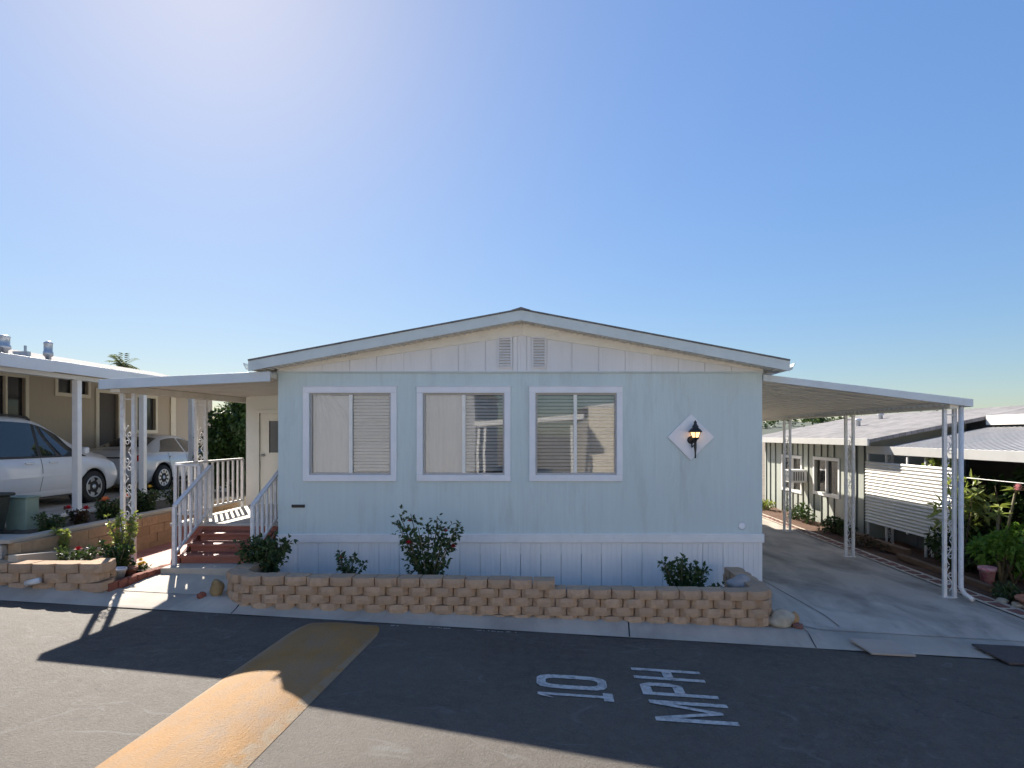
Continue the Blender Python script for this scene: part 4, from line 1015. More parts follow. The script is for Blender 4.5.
# ------------------------------------------------------------------ cars
def cat(p, t):
    """Catmull-Rom through the tuples p at parameter t"""
    i = int(cl(math.floor(t), 0, len(p) - 2)); u = t - i
    a, b_, c, d = p[max(i - 1, 0)], p[i], p[i + 1], p[min(i + 2, len(p) - 1)]
    k = .5
    return tuple(((2 * b_[q]) + (c[q] - a[q]) * u * 1 + (2 * a[q] - 5 * b_[q] + 4 * c[q] - d[q]) * u * u + (3 * b_[q] - a[q] - 3 * c[q] + d[q]) * u ** 3) / 2 for q in range(len(b_)))
class Car:
    def __init__(s, st): s.st = st
    def par(s, x):
        xs = [q[0] for q in s.st]
        for i in range(len(xs) - 1):
            if xs[i] >= x >= xs[i + 1]:
                u = (xs[i] - x) / (xs[i] - xs[i + 1]); a, b_ = s.st[i], s.st[i + 1]
                p, n = s.st[max(i - 1, 0)], s.st[min(i + 2, len(xs) - 1)]
                out = []
                for q in range(1, 9):       # monotone-ish cubic
                    d0 = (b_[q] - p[q]) / (b_[0] - p[0]) * (b_[0] - a[0]) if p is not a else b_[q] - a[q]
                    d1 = (n[q] - a[q]) / (n[0] - a[0]) * (b_[0] - a[0]) if n is not b_ else b_[q] - a[q]
                    lim = 3 * abs(b_[q] - a[q]); sg = 1 if b_[q] >= a[q] else -1
                    d0 = sg * cl(d0 * sg, 0, lim); d1 = sg * cl(d1 * sg, 0, lim)
                    h = u * u
                    out.append(a[q] * (2 * u * h - 3 * h + 1) + d0 * (u * h - 2 * h + u) + b_[q] * (-2 * u * h + 3 * h) + d1 * (u * h - h))
                return out
        return list(s.st[-1][1:]) if x < xs[-1] else list(s.st[0][1:])
    def half(s, x):
        zb, zm, zl, zt, wb, wm, wl, wt = s.par(x)
        g = max(zt - zl, .03)
        return [(0, zb), (wb * .9, zb), (wb, zb + .06), (wm, zm), (wm * .995, (zm + zl) / 2), (wl, zl), (wl - .02, zl + .02 * min(1, g / .3)), (wt + .02, zt - .08 * min(1, g / .5)), (wt - .08, zt - .012), (wt * .5, zt + .01), (0, zt + .018)]
    def pt(s, x, v, side=1, off=0):
        h = s.half(x); i = int(cl(math.floor(v), 0, len(h) - 2)); u = v - i
        y = h[i][0] * (1 - u) + h[i + 1][0] * u; z = h[i][1] * (1 - u) + h[i + 1][1] * u
        tx, tz = h[i + 1][0] - h[i][0], h[i + 1][1] - h[i][1]; L = math.hypot(tx, tz) or 1
        return Vector((x, side * (y + off * tz / L), z - off * tx / L))
    def body(s, n=70):
        mb = MB(); x0, x1 = s.st[0][0], s.st[-1][0]
        rings = []
        for k in range(n + 1):
            x = x0 + (x1 - x0) * k / n; h = s.half(x)
            rings.append([(x, y, z) for y, z in h] + [(x, -y, z) for y, z in h[-2:0:-1]])
        m = len(rings[0]); vs = [p for r in rings for p in r]; fs = []
        for k in range(n):
            for i in range(m): fs.append((k * m + i, k * m + (i + 1) % m, (k + 1) * m + (i + 1) % m, (k + 1) * m + i))
        fs += [tuple(range(m)), tuple(range(n * m, (n + 1) * m))[::-1]]
        return mb.add(vs, fs, True)
    def patch(s, mb, b0, b1, t0, t1, v0, v1, side=1, off=.006, n=10, m=4):
        def P(u, v):
            x = (b0 + (b1 - b0) * u) * (1 - v) + (t0 + (t1 - t0) * u) * v
            return s.pt(x, v0 + (v1 - v0) * v, side, off)
        return mb.grid(P, n, m, True, side < 0)
    def across(s, mb, xa, xb, va=8.0, off=.006, n=8):
        for side in (1, -1):
            mb.grid(lambda u, v: s.pt(xa + (xb - xa) * v, va + (10 - va) * u, side, off), 6, n, True, side < 0)
        return mb

def wheels(t, xs, yw_, R, wd, spokes):
    first = None
    for x in xs:
        for side in (1, -1):
            if first is None:
                first = thing('w', None, None); 
                m_ = MB(); m_.lathe([(R * .62, -wd / 2), (R * .93, -wd / 2), (R, -wd / 2 + .03), (R, wd / 2 - .03), (R * .93, wd / 2), (R * .62, wd / 2)], (0, 0, 0), 28, 'y')
                tyre = m_.build('wheel', 'rubber', None)
                r = MB(); r.lathe([(0, wd / 2 - .06), (R * .6, wd / 2 - .06), (R * .63, wd / 2 - .005), (R * .66, wd / 2 - .004), (R * .66, wd / 2 - .02), (R * .66, -wd / 2), (0, -wd / 2)], (0, 0, 0), 28, 'y'); r.build('rim_barrel', 'liner', tyre)
                r = MB(); r.lathe([(R * .58, wd / 2 - .03), (R * .58, wd / 2 + .002), (R * .665, wd / 2 + .006), (R * .665, wd / 2 - .03)], (0, 0, 0), 28, 'y', close=False); r.lathe([(0, wd / 2 - .03), (R * .17, wd / 2 - .03), (R * .15, wd / 2 + .004), (0, wd / 2 + .006)], (0, 0, 0), 14, 'y')
                for k in range(spokes):
                    a = 2 * PI * k / spokes
                    r.bar((R * .12 * math.cos(a), wd / 2 - .018, R * .12 * math.sin(a)), (R * .6 * math.cos(a), wd / 2 - .012, R * .6 * math.sin(a)), .11 if spokes < 7 else .055, .03, (0, 1, 0))
                r.build('rim', 'rim', tyre)
                bpy.data.objects.remove(first); first = tyre; o = tyre
            else:
                o = copy_tree(first)
            o.parent = t; o.location = (x, side * yw_, R); o.rotation_euler = (0, 0, 0 if side > 0 else PI)
def cut_arches(o, xs, R, yin, yout):
    for x in xs:
        for side in (1, -1):
            c = MB(); c.lathe([(R, min(side * yin, side * yout)), (R, max(side * yin, side * yout))], (x, 0, .34), 32, 'y'); cu = c.build('cutter', 'liner', None)
            md = o.modifiers.new('cut', 'BOOLEAN'); md.operation = 'DIFFERENCE'; md.object = cu; md.solver = 'EXACT'
            dg = bpy.context.evaluated_depsgraph_get(); me = bpy.data.meshes.new_from_object(o.evaluated_get(dg))
            o.modifiers.remove(md); o.data = me; bpy.data.objects.remove(cu)
def make_car(name, label, cat_, st, paint, wx, R, wy, spokes, side_w, wind, rear, tail, head, loc, rot, belt=6.0, roofv=7.0, pillars=()):
    c = Car(st); t = thing(name, label, cat_)
    body = c.body().build('body', paint, t, wn=True); cut_arches(body, wx, R + .055, .62, 1.3)
    for side in (1, -1):
        for x in wx:
            m_ = MB(); m_.lathe([(R + .05, 0), (R + .05, .26), (0, .26)] if side < 0 else [(R + .05, 0), (R + .05, -.26), (0, -.26)], (x, side * (wy + .09), .34), 28, 'y', close=False); m_.build('wheel_well', 'liner', t)
        for (b0, b1, t0, t1) in side_w:
            m_ = MB(); c.patch(m_, b0, b1, t0, t1, belt + .06, roofv - .02, side, .006, 14, 3); m_.build('side_window', 'carglass', t)
        for (xa, xb) in pillars:
            m_ = MB(); c.patch(m_, xa, xb, xa, xb, belt + .06, roofv - .02, side, .005, 2, 3); m_.build('door_pillar', 'carblack', t)
        for x in wind[2]:
            m_ = MB(); c.patch(m_, x, x - .012, x, x - .012, 2.2, 5.6, side, .004, 1, 8); m_.build('door_seam', 'carblack', t)
        for x in wind[3]:
            p = c.pt(x, 4.6, side, .02); m_ = MB(); m_.bar(p + Vector((.1, 0, 0)), p - Vector((.1, 0, 0)), .03, .032); m_.build('door_handle', paint, t, .008)
        p = c.pt(wind[4], 5.3, side, .11); m_ = MB(); m_.obox(p + Vector((0, 0, .06)), (.12, .2, .14), Matrix.Identity(3)); m_.build('wing_mirror', paint, t, .03)
        m_ = MB(); c.patch(m_, head[0], head[1], head[0] - .08, head[1], head[2], head[3], side, .006, 6, 4); m_.build('headlight', 'headlamp', t)
        m_ = MB(); c.patch(m_, tail[0], tail[1], tail[0], tail[1], tail[2], tail[3], side, .008, 6, 4); m_.build('tail_light', 'taillight', t)
        m_ = MB(); c.patch(m_, wx[0] - R - .08, wx[1] + R + .08, wx[0] - R - .08, wx[1] + R + .08, 1.7, 2.25, side, .008, 10, 2); m_.build('sill', 'carblack' if name != 'parked_van' else paint, t)
    m_ = MB(); c.across(m_, wind[0], wind[1]); m_.build('windscreen', 'carglass', t)
    m_ = MB(); c.across(m_, rear[0], rear[1]); m_.build('rear_window', 'carglass', t)
    wheels(t, wx, wy, R, .21, spokes)
    return c, t
van_st = [(2.52, .36, .50, .60, .68, .56, .70, .68, .54), (2.44, .28, .50, .70, .80, .78, .86, .82, .66), (2.15, .22, .55, .84, .97, .88, .95, .91, .76), (1.75, .20, .60, .93, 1.07, .90, .975, .93, .76),
          (1.45, .20, .62, .96, 1.16, .90, .98, .94, .74), (.62, .20, .62, .96, 1.62, .90, .985, .945, .72), (.1, .20, .62, .96, 1.76, .90, .985, .945, .72), (-1.5, .20, .62, .97, 1.79, .90, .985, .94, .72), (-2.2, .22, .62, .98, 1.75, .88, .975, .93, .71),
          (-2.46, .28, .62, 1.0, 1.44, .85, .95, .90, .68), (-2.54, .36, .6, .95, 1.06, .75, .88, .85, .64)]
vc, van = make_car('parked_van', 'white minivan parked nose in under the neighbour carport', 'minivan', van_st, 'carwhite', (1.58, -1.45), .335, .86, 5,
                   [(1.42, .28, .84, .28), (.2, -1.02, .2, -1.02), (-1.1, -2.1, -1.1, -2.0)], (1.42, .6, (1.15, .24, -1.05), (.5, -.05), 1.2), (-2.2, -2.48), (-2.28, -2.5, 3.6, 5.6), (2.3, 2.08, 3.9, 5.4), None, None, roofv=6.97, pillars=((.28, .2), (-1.02, -1.1)))
for side in (1, -1):
    m_ = MB(); pts = [vc.pt(x, 7.75, side, .045) for x in lin(.2, -2.0, 12)]; m_.tube([vc.pt(.3, 7.75, side, .004)] + pts + [vc.pt(-2.1, 7.75, side, .004)], .02, 6); m_.build('roof_rail', 'carblack', van)
    m_ = MB(); vc.patch(m_, 1.12, -1.0, 1.12, -1.0, 3.05, 3.4, side, .012, 20, 2); m_.build('side_moulding', 'carwhite', van)
    m_ = MB(); vc.patch(m_, 1.2, -1.1, 1.2, -1.1, 1.3, 1.75, side, .006, 20, 2); m_.build('sill_shadow_gap', 'carblack', van)
    m_ = MB(); vc.patch(m_, 1.42, -2.2, 1.42, -2.2, 5.96, 6.06, side, .008, 30, 2); m_.build('window_seal', 'carblack', van)
m_ = MB(); m_.bar((2.5, .5, .5), (2.5, -.5, .5), .08, .1); m_.build('bumper_grille', 'carblack', van)
van.location = (-10.58, 11.5, TZ); van.rotation_euler = (0, 0, PI / 2)
sed_st = [(2.36, .32, .44, .54, .60, .50, .66, .63, .50), (2.26, .24, .46, .62, .69, .70, .80, .76, .60), (1.85, .20, .50, .74, .82, .82, .90, .85, .70), (1.1, .18, .52, .85, .93, .85, .925, .88, .72),
          (.85, .18, .53, .87, 1.02, .85, .93, .885, .68), (.1, .18, .53, .90, 1.36, .85, .93, .885, .56), (-.4, .18, .53, .92, 1.42, .85, .93, .885, .55), (-.95, .18, .54, .94, 1.36, .85, .93, .885, .56), (-1.62, .20, .56, .97, 1.10, .85, .925, .88, .66),
          (-1.85, .20, .57, .97, 1.05, .84, .92, .87, .70), (-2.2, .24, .58, .93, 1.01, .80, .88, .84, .70), (-2.34, .34, .56, .82, .90, .68, .80, .77, .62)]
scar, sed = make_car('parked_sedan', 'silver white sedan parked beyond the van with red tail light showing', 'sedan', sed_st, 'carsilver', (1.42, -1.36), .33, .82, 10,
                     [(.8, -.28, .28, -.28), (-.36, -1.45, -.36, -1.0)], (.84, .12, (.75, -.32, -1.1), (-.15, -1.0), .72), (-1.0, -1.6), (-2.0, -2.3, 4.3, 5.6), (2.2, 1.8, 3.9, 5.2), None, None)
m_ = MB(); m_.box(-2.40, -2.335, -.26, .26, .66, .78); m_.build('licence_plate', 'plate', sed, .004)
m_ = MB(); m_.bar((-2.33, .6, .87), (-2.33, -.6, .87), .05, .03); m_.build('trunk_trim', 'carblack', sed)
sed.location = (-10.85, 17.3, TZ); sed.rotation_euler = (0, 0, PI / 2)

# ------------------------------------------------------------------ right neighbour
rh = thing('grey_house', 'sage grey board and batten house with pale shingle roof beyond driveway', 'house', (11, 18, -.3))
RXW = 7.8; gz = -.30
rwins = [(16.75, 18.25, .66, 1.58), (19.25, 20.75, .56, 1.56)]
w = MB(); w.wall('y', RXW, RXW + .12, [15.2, 22.5], [gz, 2.12], rwins); w.build('wall', 'sage', rh)
w = MB(); w.box(RXW + .121, 16, 22.38, 22.5, gz, 2.12); w.build('wall', 'sage', rh)
w = MB(); w.prism([(RXW + .121, gz), (16, gz), (16, 2.16), (11.5, 2.92), (RXW + .121, 2.2)], 15.2, 15.32); w.build('wall', 'sage', rh)
m_ = MB(); y = 15.35
rng = random.Random(8); 
while y < 22.45:
    zs_ = [(gz, 2.1)]
    for a, b2, c, d in rwins:
        if a - .12 < y < b2 + .12: zs_ = [(gz, c - .1), (d + .1, 2.1)]
    for q0, q1 in zs_:
        bt = MB(); bt.box(RXW - .03, RXW - .001, y - .016, y + .016, q0, q1); bt.build('batten', 'batten', rh)
    y += rng.choice((.4, .62, .5))
for q in rwins:
    wo = ytrim(*q, RXW, 'white', rh, .09, side=-1)
    cu = MB(); cu.box(RXW + .09, RXW + .10, q[0], q[1], q[2], q[3]); cu.build('curtain', 'blind', wo)
for o in [c for c in rh.children if c.name.startswith('window')]:
    for p in o.children:
        if p.name.startswith('pane'): p.data.materials[0] = mt['glass']
# main roof: eave by the wall, ridge far right
m_ = MB(); m_.prism([(7.36, 2.20), (11.5, 3.02), (16.2, 2.25), (16.2, 2.17), (11.5, 2.94), (7.36, 2.12)], 14.3, 23); rr = m_.build('roof', 'shingle_pale', rh)
m_ = MB(); m_.box(7.31, 7.358, 14.28, 23.02, 2.05, 2.215); m_.build('eave_fascia', 'greytrim', rr, .004)
# forward wing behind the awning
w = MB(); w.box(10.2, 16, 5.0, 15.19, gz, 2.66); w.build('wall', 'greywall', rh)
m_ = MB(); m_.prism([(10.05, 2.73), (11.5, 3.018), (16.2, 2.25), (16.2, 2.17), (11.5, 2.938), (10.05, 2.65)], 4.8, 14.29); m_.build('roof', 'shingle_pale', rh)
m_ = MB(); m_.box(10.02, 10.049, 4.8, 14.25, 2.53, 2.75); m_.build('wing_fascia', 'frieze', rh)
for (X, Y, h_) in ((9.2, 18.5, .16), (10.4, 19.5, .12)):
    zz = 2.2 + (X - 7.36) * .198; m_ = MB(); m_.lathe([(.06, -.05), (.06, h_), (.1, h_ + .01), (.1, h_ + .05), (0, h_ + .07)], (X, Y, zz), 10)
    one('roof_vent', m_, 'roofmetal', (X, Y, zz), {18.5: 'small white pipe vent low on the pale shingle roof', 19.5: 'short pipe vent farther up the pale shingle roof', 14.9: 'pipe vent on the pale shingle roof nearest the road'}[Y], 'roof vent', 'pipe vents on the grey house roof')
ac = thing('air_conditioner', 'white window air conditioner sticking out of sage grey wall', 'air conditioner', (7.5, 19.1, .86))
m_ = MB(); m_.box(7.28, 7.77, 18.72, 19.34, .86, 1.24); m_.build('housing', 'white', ac, .01)
m_ = MB(); m_.box(7.272, 7.279, 18.78, 19.28, .9, 1.2)
for k in range(5): m_.box(7.35 + k * .07, 7.39 + k * .07, 18.712, 18.719, .92, 1.18)
m_.build('grille', 'greywall', ac)
# ribbed metal awning on the near side
ra = thing('metal_awning', 'grey ribbed metal awning with white fascia on the grey house', 'awning', (8.9, 11, gz))
m_ = MB(); m_.prism([(7.76, 2.02), (10.02, 2.47), (10.02, 2.45), (7.76, 2.0)], 5.2, 14.25)
y = 5.3
while y < 14.2:
    m_.prism([(7.78, 2.026), (10.0, 2.468), (10.0, 2.481), (7.78, 2.039)], y, y + .04); y += .16
m_.build('roof_panel', 'metalroof', ra)
m_ = MB(); m_.box(7.70, 7.758, 5.15, 15.1, 1.85, 2.035); m_.build('fascia', 'greytrim', ra, .004)
for Y in (14.35, 12.85, 8.6):
    scroll_post('post', 7.86, Y, gz + .02, 1.95, ra, .14, .02)
m_ = MB(); m_.box(9.6, 9.64, 5.2, 14.2, gz, 2.35); m_.build('awning_shade_sheet', 'screen', ra)  # dark sheet stands in for the deep shade under the awning
# louvred screen panel hung under it
sp = thing('ribbed_screen', 'white ribbed metal screen hanging below the neighbour awning', 'screen', (7.72, 13.4, .2))
def prof(z): return .012 * math.sin(2 * PI * z / .075)
m_ = MB(); zz = lin(.2, 1.665, 156)
vs = [(7.70 + prof(z), y, z) for z in zz for y in (11.78, 15.14)] ; n_ = len(zz)
m_.add(vs, [(2 * k, 2 * k + 1, 2 * k + 3, 2 * k + 2) for k in range(n_ - 1)], True)
m_.add([(7.715 + prof(z), y, z) for z in zz for y in (11.78, 15.14)], [(2 * k + 2, 2 * k + 3, 2 * k + 1, 2 * k) for k in range(n_ - 1)], True)
m_.build('ribbed_sheet', 'ribbed', sp)
m_ = MB(); m_.box(7.725, 7.76, 11.8, 11.85, .0, 1.84); m_.box(7.725, 7.76, 15.05, 15.1, -.1, 1.84); m_.box(7.725, 7.76, 13.4, 13.45, .15, 1.84); m_.build('screen_frame', 'iron', sp)
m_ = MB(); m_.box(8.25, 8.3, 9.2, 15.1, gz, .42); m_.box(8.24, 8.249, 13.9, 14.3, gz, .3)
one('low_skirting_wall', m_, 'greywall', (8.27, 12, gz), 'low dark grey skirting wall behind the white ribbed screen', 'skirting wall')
# garden strip
m_ = MB(); m_.grid(lambda u, v: (6.6 + 9.0 * u, 7.6 + 15 * v, groundZ(7, 12) + .03 + .02 * math.sin(u * 40 + v * 70)), 40, 90); struct('garden_bed', m_, 'mulch')
m_ = MB(); m_.grid(lambda u, v: (6.42 + .36 * u, 7.75 + 13.5 * v, groundZ(6.4 + .34 * u, 7.75 + 13.5 * v) + .034), 3, 60); struct('edging_strip', m_, 'pad')
m_ = MB(); y = 7.85; rng = random.Random(5)
while y < 20.5:
    L_ = .30; x0 = 6.45 + rng.uniform(-.015, .015)
    zq = groundZ(6.55, y) + .022
    a_ = rng.uniform(-.12, .12); m_.obox((x0 + .13, y + L_ / 2, zq), (.17, L_ - .05, .05), Matrix.Rotation(a_, 3, 'Z')); y += .36
one('paver_edging', m_, 'paver', (6.55, 14, -.2), 'row of dull red pavers set along the driveway edge', 'paver edging', bevel=.012)
def log(a, b2, r, label): 
    m_ = MB(); m_.bar(a, b2, r * 2, r * 2); one('timber_edging', m_, 'timber', a, label, 'timber edging', 'timber edging in the right garden', .015)
log((7.05, 9.9, -.16), (7.1, 12.6, -.16), .055, 'long weathered timber edging in front of the ribbed screen')
log((7.32, 12.7, -.12), (7.36, 15.0, -.12), .08, 'raised weathered timber at the far side of the ribbed screen')
log((7.2, 8.2, -.17), (7.02, 9.7, -.17), .05, 'weathered timber edging beside the terracotta pot')
gr = 'plants in the garden strip right of the driveway'
def bush(name, label, c, R, n, L, mat, seed, cat_='shrub', trunk=True, clumps=10, w=None):
    rng = random.Random(seed); z0 = groundZ(7, 12) + .02; t = thing(name, label, cat_, (c[0], c[1], z0), gr)
    m_ = MB()
    for k in range(5):
        a = rng.uniform(0, 2 * PI); m_.tube([(c[0], c[1], z0 - .02), (c[0] + .3 * R[0] * math.cos(a), c[1] + .3 * R[1] * math.sin(a), (z0 + c[2]) / 2), (c[0] + .7 * R[0] * math.cos(a), c[1] + .7 * R[1] * math.sin(a), c[2] + R[2] * .4)], [.022, .016, .006], 6)
    m_.build('stem', 'bark', t)
    m_ = MB(); cloud(m_, rng, c, R, n, L, w, clumps); m_.build('foliage', mat, t)
    return t
bush('garden_shrub', 'large bright green leafy shrub beside the terracotta pot', (7.85, 10.5, .40), (.56, .5, .48), 2600, .10, 'leafbright', 41, clumps=16)
bush('broadleaf_plant', 'tall broad leaved yellow green plant at the end of ribbed screen', (7.62, 11.45, .98), (.36, .4, .5), 190, .24, 'leafyellow', 42, 'plant', clumps=8, w=.055)
bush('garden_shrub', 'dark bush in the shade below the broad leaved plant', (7.75, 11.6, .2), (.5, .7, .5), 1300, .12, 'leafdark', 43, clumps=12)
bush('garden_shrub', 'dark climbing foliage under the awning beside the screen', (8.3, 11.2, 1.15), (.5, .6, .6), 900, .15, 'leafhedge', 44, clumps=10)
bush('vine', 'yellow green vine tips showing above the ribbed screen', (7.83, 12.4, 1.70), (.09, .45, .13), 130, .13, 'leafyellow', 45, 'vine', clumps=5, w=.04)
bush('garden_shrub', 'low dark shrub under the near window of grey house', (7.35, 15.9, .0), (.35, .6, .25), 700, .09, 'leafdark', 46)
bush('garden_shrub', 'low green shrub below the air conditioner', (7.35, 18.2, .0), (.3, .7, .25), 600, .09, 'leafhedge', 47)
bush('garden_shrub', 'yellow green border plants at the far end of driveway', (7.2, 21.4, -.02), (.3, .9, .22), 600, .10, 'leafyellow', 48)
bush('garden_shrub', 'bronze red low plants along the edging near the second post', (7.1, 14.0, -.12), (.25, .8, .14), 420, .07, 'leafred', 49)
bush('ground_cover', 'small dark green mound between rocks and the garden shrub', (7.0, 9.45, -.12), (.22, .3, .13), 350, .06, 'leafdark', 50, 'plant')
# flowering frangipani
rng = random.Random(77); t = thing('frangipani', 'bare stemmed frangipani with pink flower cluster under the awning', 'flowering plant', (7.72, 10.6, -.25), gr)
m_ = MB(); tips = []
for k, (dx, dy, h_) in enumerate(((.25, 0, 1.62), (.1, .2, 1.3), (.55, -.1, 1.35), (-.12, -.1, 1.2), (.5, -.45, 1.5))):
    p = Vector((7.72, 10.6, -.27)); q = Vector((7.72 + dx, 10.6 + dy, -.25 + h_)); m_.tube([p, p.lerp(q, .5) + Vector((-.06, 0, 0)), q], [.035, .028, .02], 7); tips.append(q)
m_.build('stem', 'stem', t)
m_ = MB()
for q in tips:
    for k in range(9): leaf(m_, q, Vector((math.cos(k * .7), math.sin(k * .7), rng.uniform(-.1, .6))), Vector((0, 0, 1)), rng.uniform(.18, .28), .04)
m_.build('foliage', 'leafyellow', t)
for q in (tips[0], tips[0] + Vector((.09, -.08, -.03)), tips[0] + Vector((-.07, -.07, -.05)), tips[0] + Vector((.16, 0, -.07))):
    f_ = MB(); bloom(f_, rng, q + Vector((0, -.05, .03)), .075); f_.build('flower', 'pink', t)
m_ = MB(); m_.tube([(7.80, 11.7, 1.50), (7.82, 10.5, 1.50), (7.84, 8.6, 1.50)], .009, 6); one('handrail', m_, 'iron', (7.73, 10.2, 1.45), 'thin pale rail running from the ribbed screen through the plants', 'rail')
pot('flower_pot', 'wide low terracotta pot at the right edge by the driveway', (7.02, 8.95, groundZ(7, 9) + .02), .24, .17, 'terra')
pot('flower_pot', 'pink patterned ceramic pot in the shade behind the downspout', (7.3, 10.35, groundZ(7, 9) + .03), .13, .32, 'pinkpot')
pot('flower_pot', 'small white cup shaped pot behind the front carport post', (7.55, 11.9, groundZ(7, 9) + .25), .075, .16, 'ceramic')
def rock(name, label, c, R, mat, seed, group=None):
    rng = random.Random(seed); bm = bmesh.new(); bmesh.ops.create_icosphere(bm, subdivisions=3, radius=1)
    ph = [rng.uniform(0, 6) for _ in range(6)]
    for v in bm.verts:
        p = v.co; d = 1 + .16 * math.sin(2.3 * p.x + ph[0]) * math.cos(2.1 * p.y + ph[1]) + .1 * math.sin(4.1 * p.z + ph[2] + 2 * p.x) + .05 * math.sin(7 * p.y + ph[3])
        v.co = Vector((p.x * R[0], p.y * R[1], p.z * R[2] + R[2] * .8)) * d
    mb = MB(); mb.add([Vector(c) + v.co for v in bm.verts], [[v.index for v in f.verts] for f in bm.faces], True); bm.free()
    return one(name, mb, mat, c, label, 'rock', group)
gk = 'loose rocks at the planter ends'
rock('rock', 'large pale boulder at the right end of the planter wall', (2.80, 7.53, groundZ(2.8, 7.55)), (.16, .12, .105), 'rock', 1, gk)
rock('rock', 'orange rock tucked against the right side of the pale boulder', (2.97, 7.62, groundZ(2.95, 7.6)), (.08, .09, .10), 'rockorange', 2, gk)
rock('rock', 'small dark red stone next to the orange rock', (3.0, 7.5, groundZ(3, 7.5)), (.06, .05, .045), 'paver', 3, gk)
rock('rock', 'grey flat rock on the planter behind the wall top', (2.46, 8.05, .28), (.17, .12, .1), 'rockgrey', 4, gk)
rock('rock', 'yellow rock at the curved left end of planter wall', (-4.12, 7.66, groundZ(-4.1, 7.6) + .01), (.085, .08, .1), 'rockyellow', 5, gk)
rock('rock', 'small red brick stone left of the yellow rock', (-4.27, 7.6, groundZ(-4.3, 7.6)), (.055, .05, .045), 'brick', 6, gk)
rng = random.Random(9)
for k, (x, y) in enumerate(((6.78, 9.3), (6.88, 8.75), (6.83, 9.02), (6.92, 8.45))):
    rock('rock', ('pale rounded stone beside the downspout foot', 'flat tan stone in front of the terracotta pot', 'grey tan stone between the downspout and terracotta pot', 'tan border stone nearest the road at the right edge')[k], (x, y, groundZ(6.8, 9) + .02), (rng.uniform(.07, .11), rng.uniform(.08, .13), rng.uniform(.035, .06)), 'rock' if k % 2 == 0 else 'rockgrey', 20 + k, 'stones edging the right garden')
# ramps in the gutter
def ramp_plate(label, x0, x1, y0, y1, mat, sk=.1):
    z = lambda x, y: roadZ(x) + .012 + .06 * (y - y0) / (y1 - y0)
    P = [(x0 + sk, y0), (x1 + sk, y0), (x1 - sk, y1), (x0 - sk, y1)]
    m_ = MB(); m_.add([(x, y, z(x, y)) for x, y in P] + [(x, y, z(x, y) + .022) for x, y in P], [(0, 3, 2, 1), (4, 5, 6, 7), (0, 1, 5, 4), (1, 2, 6, 5), (2, 3, 7, 6), (3, 0, 4, 7)])
    one('kerb_ramp', m_, mat, ((x0 + x1) / 2, y0, roadZ(x0)), label, 'ramp', 'loose plates bridging the gutter', .004)
ramp_plate('pale plywood ramp plate in the gutter before the driveway', 3.56, 4.06, 6.96, 7.28, 'plywood', .05)
ramp_plate('dark brown ramp plate in the gutter at the right edge', 5.02, 5.75, 6.86, 7.30, 'darkply', .06)

# ------------------------------------------------------------------ hills and woods beyond
m_ = MB()
def hillP(u, v):
    X = -500 + 1300 * u; Y = 230 + 260 * v
    h = (5.0 + 7 * sm((X - 20) / 160) + 2.5 * math.sin(X * .021) + 1.2 * math.sin(X * .06 + 1)) * math.sin(PI * min(v, .999)) ** .7
    return (X, Y, -2 + h)
m_.grid(hillP, 120, 12); struct('hills', m_, 'hill')
rng = random.Random(3); m_ = MB()
for k in range(260):
    X = rng.uniform(30, 330); v = rng.uniform(.15, .6); u = (X + 500) / 1300; p = Vector(hillP(u, v)); R = rng.uniform(1.5, 3.6)
    cloud(m_, rng, p + Vector((0, 0, R * .8)), (R, R, R * rng.uniform(.8, 1.4)), 46, R * .55, clumps=5)
struct('woods', m_, 'leafdark', kind='stuff')

# ------------------------------------------------------------------ the houses across the road (unseen; mirrored in the windows, bouncing sunlight back)
struct('pavement', sheet(lin(-34, 34, 34), lin(-14, -1.62, 6), .01), 'concrete', label='unseen pale concrete lots added across the road', cat='pavement')  # out of view, added to bounce sunlight onto the front wall
def facing(label, x0, x1, y, wmat, wl):
    oh = thing('facing_house', label, 'house', ((x0 + x1) / 2, y - 4, roadZ((x0 + x1) / 2)))
    z0 = roadZ((x0 + x1) / 2) - .4  # walls made taller so they bounce more sunlight across the road
    m_ = MB(); m_.wall('x', y - .12, y, [x0, x1], [z0, z0 + 4.3], [(a, a + 1.5, z0 + 1.5, z0 + 2.7) for a in wl]); m_.box(x0, x0 + .12, y - 12, y - .121, z0, z0 + 4.3); m_.box(x1 - .12, x1, y - 12, y - .121, z0, z0 + 4.3); m_.build('wall', wmat, oh)
    m_ = MB(); m_.prism([(x0 - .3, z0 + 4.3), (x1 + .3, z0 + 4.3), ((x0 + x1) / 2, z0 + 5.2)], y - 12, y + .02); m_.build('roof', 'gable', oh)
    for a in wl:
        m_ = MB(); m_.box(a, a + 1.5, y - .1, y - .08, z0 + 1.5, z0 + 2.7); m_.build('window', 'darkglass', oh)
    return oh
facing('cream house across the road mirrored in the third window', 1.7, 15, -8, 'oppwall', (4, 9.5))
facing('added grey house across the road mirrored in the first window', -20, -3.3, -8.4, 'oppwallgrey', (-17, -14.5))  # second unseen house, added as a reflector for the shaded front
oc = thing('facing_carport', 'white carport across the road mirrored in the middle window', 'carport', (-1, -7, 0))
m_ = MB(); m_.prism([(-3.1, 2.85), (1.4, 3.15), (1.4, 2.95), (-3.1, 2.65)], -8.3, -6.3); m_.build('carport_roof', 'white', oc)
for x in (-2.95, -2.68, .9):
    m_ = MB(); m_.box(x - .05, x + .05, -6.5, -6.4, 0, 2.7); m_.build('carport_post', 'white', oc)

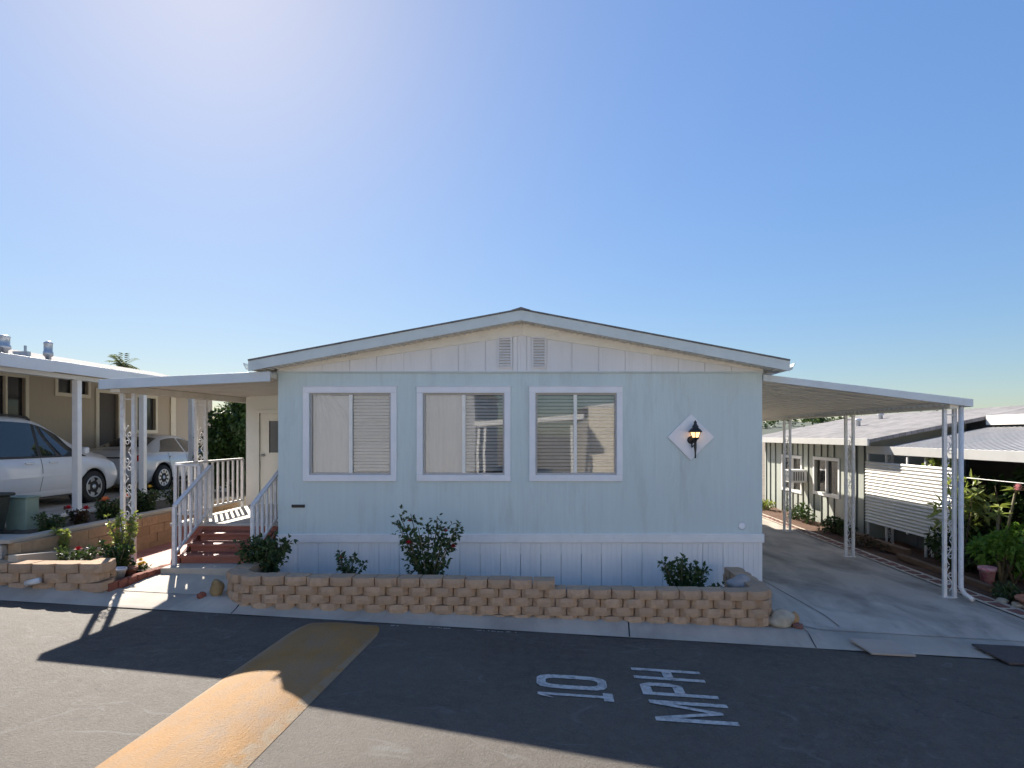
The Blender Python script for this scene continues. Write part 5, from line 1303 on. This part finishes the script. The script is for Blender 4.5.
# ------------------------------------------------------------------ light, sky, camera
sun_dir = Vector((202 - CX, FPX, HY + 85)).normalized()
elev = math.asin(sun_dir.z); az_ = math.atan2(sun_dir.x, sun_dir.y)      # azimuth from +Y towards +X
L = bpy.data.lights.new('sun', 'SUN'); L.energy = 4.0; L.angle = rad(.5); L.color = (1, .93, .82)
lo = bpy.data.objects.new('sun', L); COL.objects.link(lo); lo.rotation_euler = sun_dir.to_track_quat('Z', 'Y').to_euler()
wd = bpy.data.worlds.new('World'); S.world = wd; wd.use_nodes = True
nt = wd.node_tree; bg = nt.nodes['Background']
sky = nt.nodes.new('ShaderNodeTexSky'); sky.sky_type = 'NISHITA'; sky.sun_disc = False
sky.sun_elevation = elev; sky.sun_rotation = az_; sky.altitude = 100; sky.air_density = 1.0; sky.dust_density = .42; sky.ozone_density = 3.0
# compress the sky's brightness range, lifting its dark side to fill the shade
bw = nt.nodes.new('ShaderNodeRGBToBW'); nt.links.new(sky.outputs[0], bw.inputs[0])
pw_ = nt.nodes.new('ShaderNodeMath'); pw_.operation = 'POWER'; pw_.inputs[1].default_value = -.5; nt.links.new(bw.outputs[0], pw_.inputs[0])
vs_ = nt.nodes.new('ShaderNodeVectorMath'); vs_.operation = 'SCALE'; nt.links.new(sky.outputs[0], vs_.inputs[0]); nt.links.new(pw_.outputs[0], vs_.inputs['Scale'])
hs = nt.nodes.new('ShaderNodeHueSaturation'); hs.inputs['Hue'].default_value = .503; hs.inputs['Saturation'].default_value = 1.13; nt.links.new(vs_.outputs[0], hs.inputs['Color'])
nt.links.new(hs.outputs[0], bg.inputs[0]); bg.inputs[1].default_value = .096
cam = bpy.data.cameras.new('camera'); co_ = bpy.data.objects.new('camera', cam); COL.objects.link(co_)
co_.location = (0, 0, HC); co_.rotation_euler = (PI / 2, 0, 0)
cam.sensor_width = 36; cam.lens = FPX / 1024 * 36; cam.shift_x = (512 - CX) / 1024; cam.shift_y = (HY - 384) / 1024
cam.clip_start = .05; cam.clip_end = 3000
S.camera = co_
S.view_settings.view_transform = 'Standard'; S.view_settings.look = 'None'; S.view_settings.exposure = 1.45; S.view_settings.gamma = 1; S.view_settings.use_curve_mapping = False
S.cycles.max_bounces = 8; S.cycles.transparent_max_bounces = 12
S.cycles.use_denoising = True
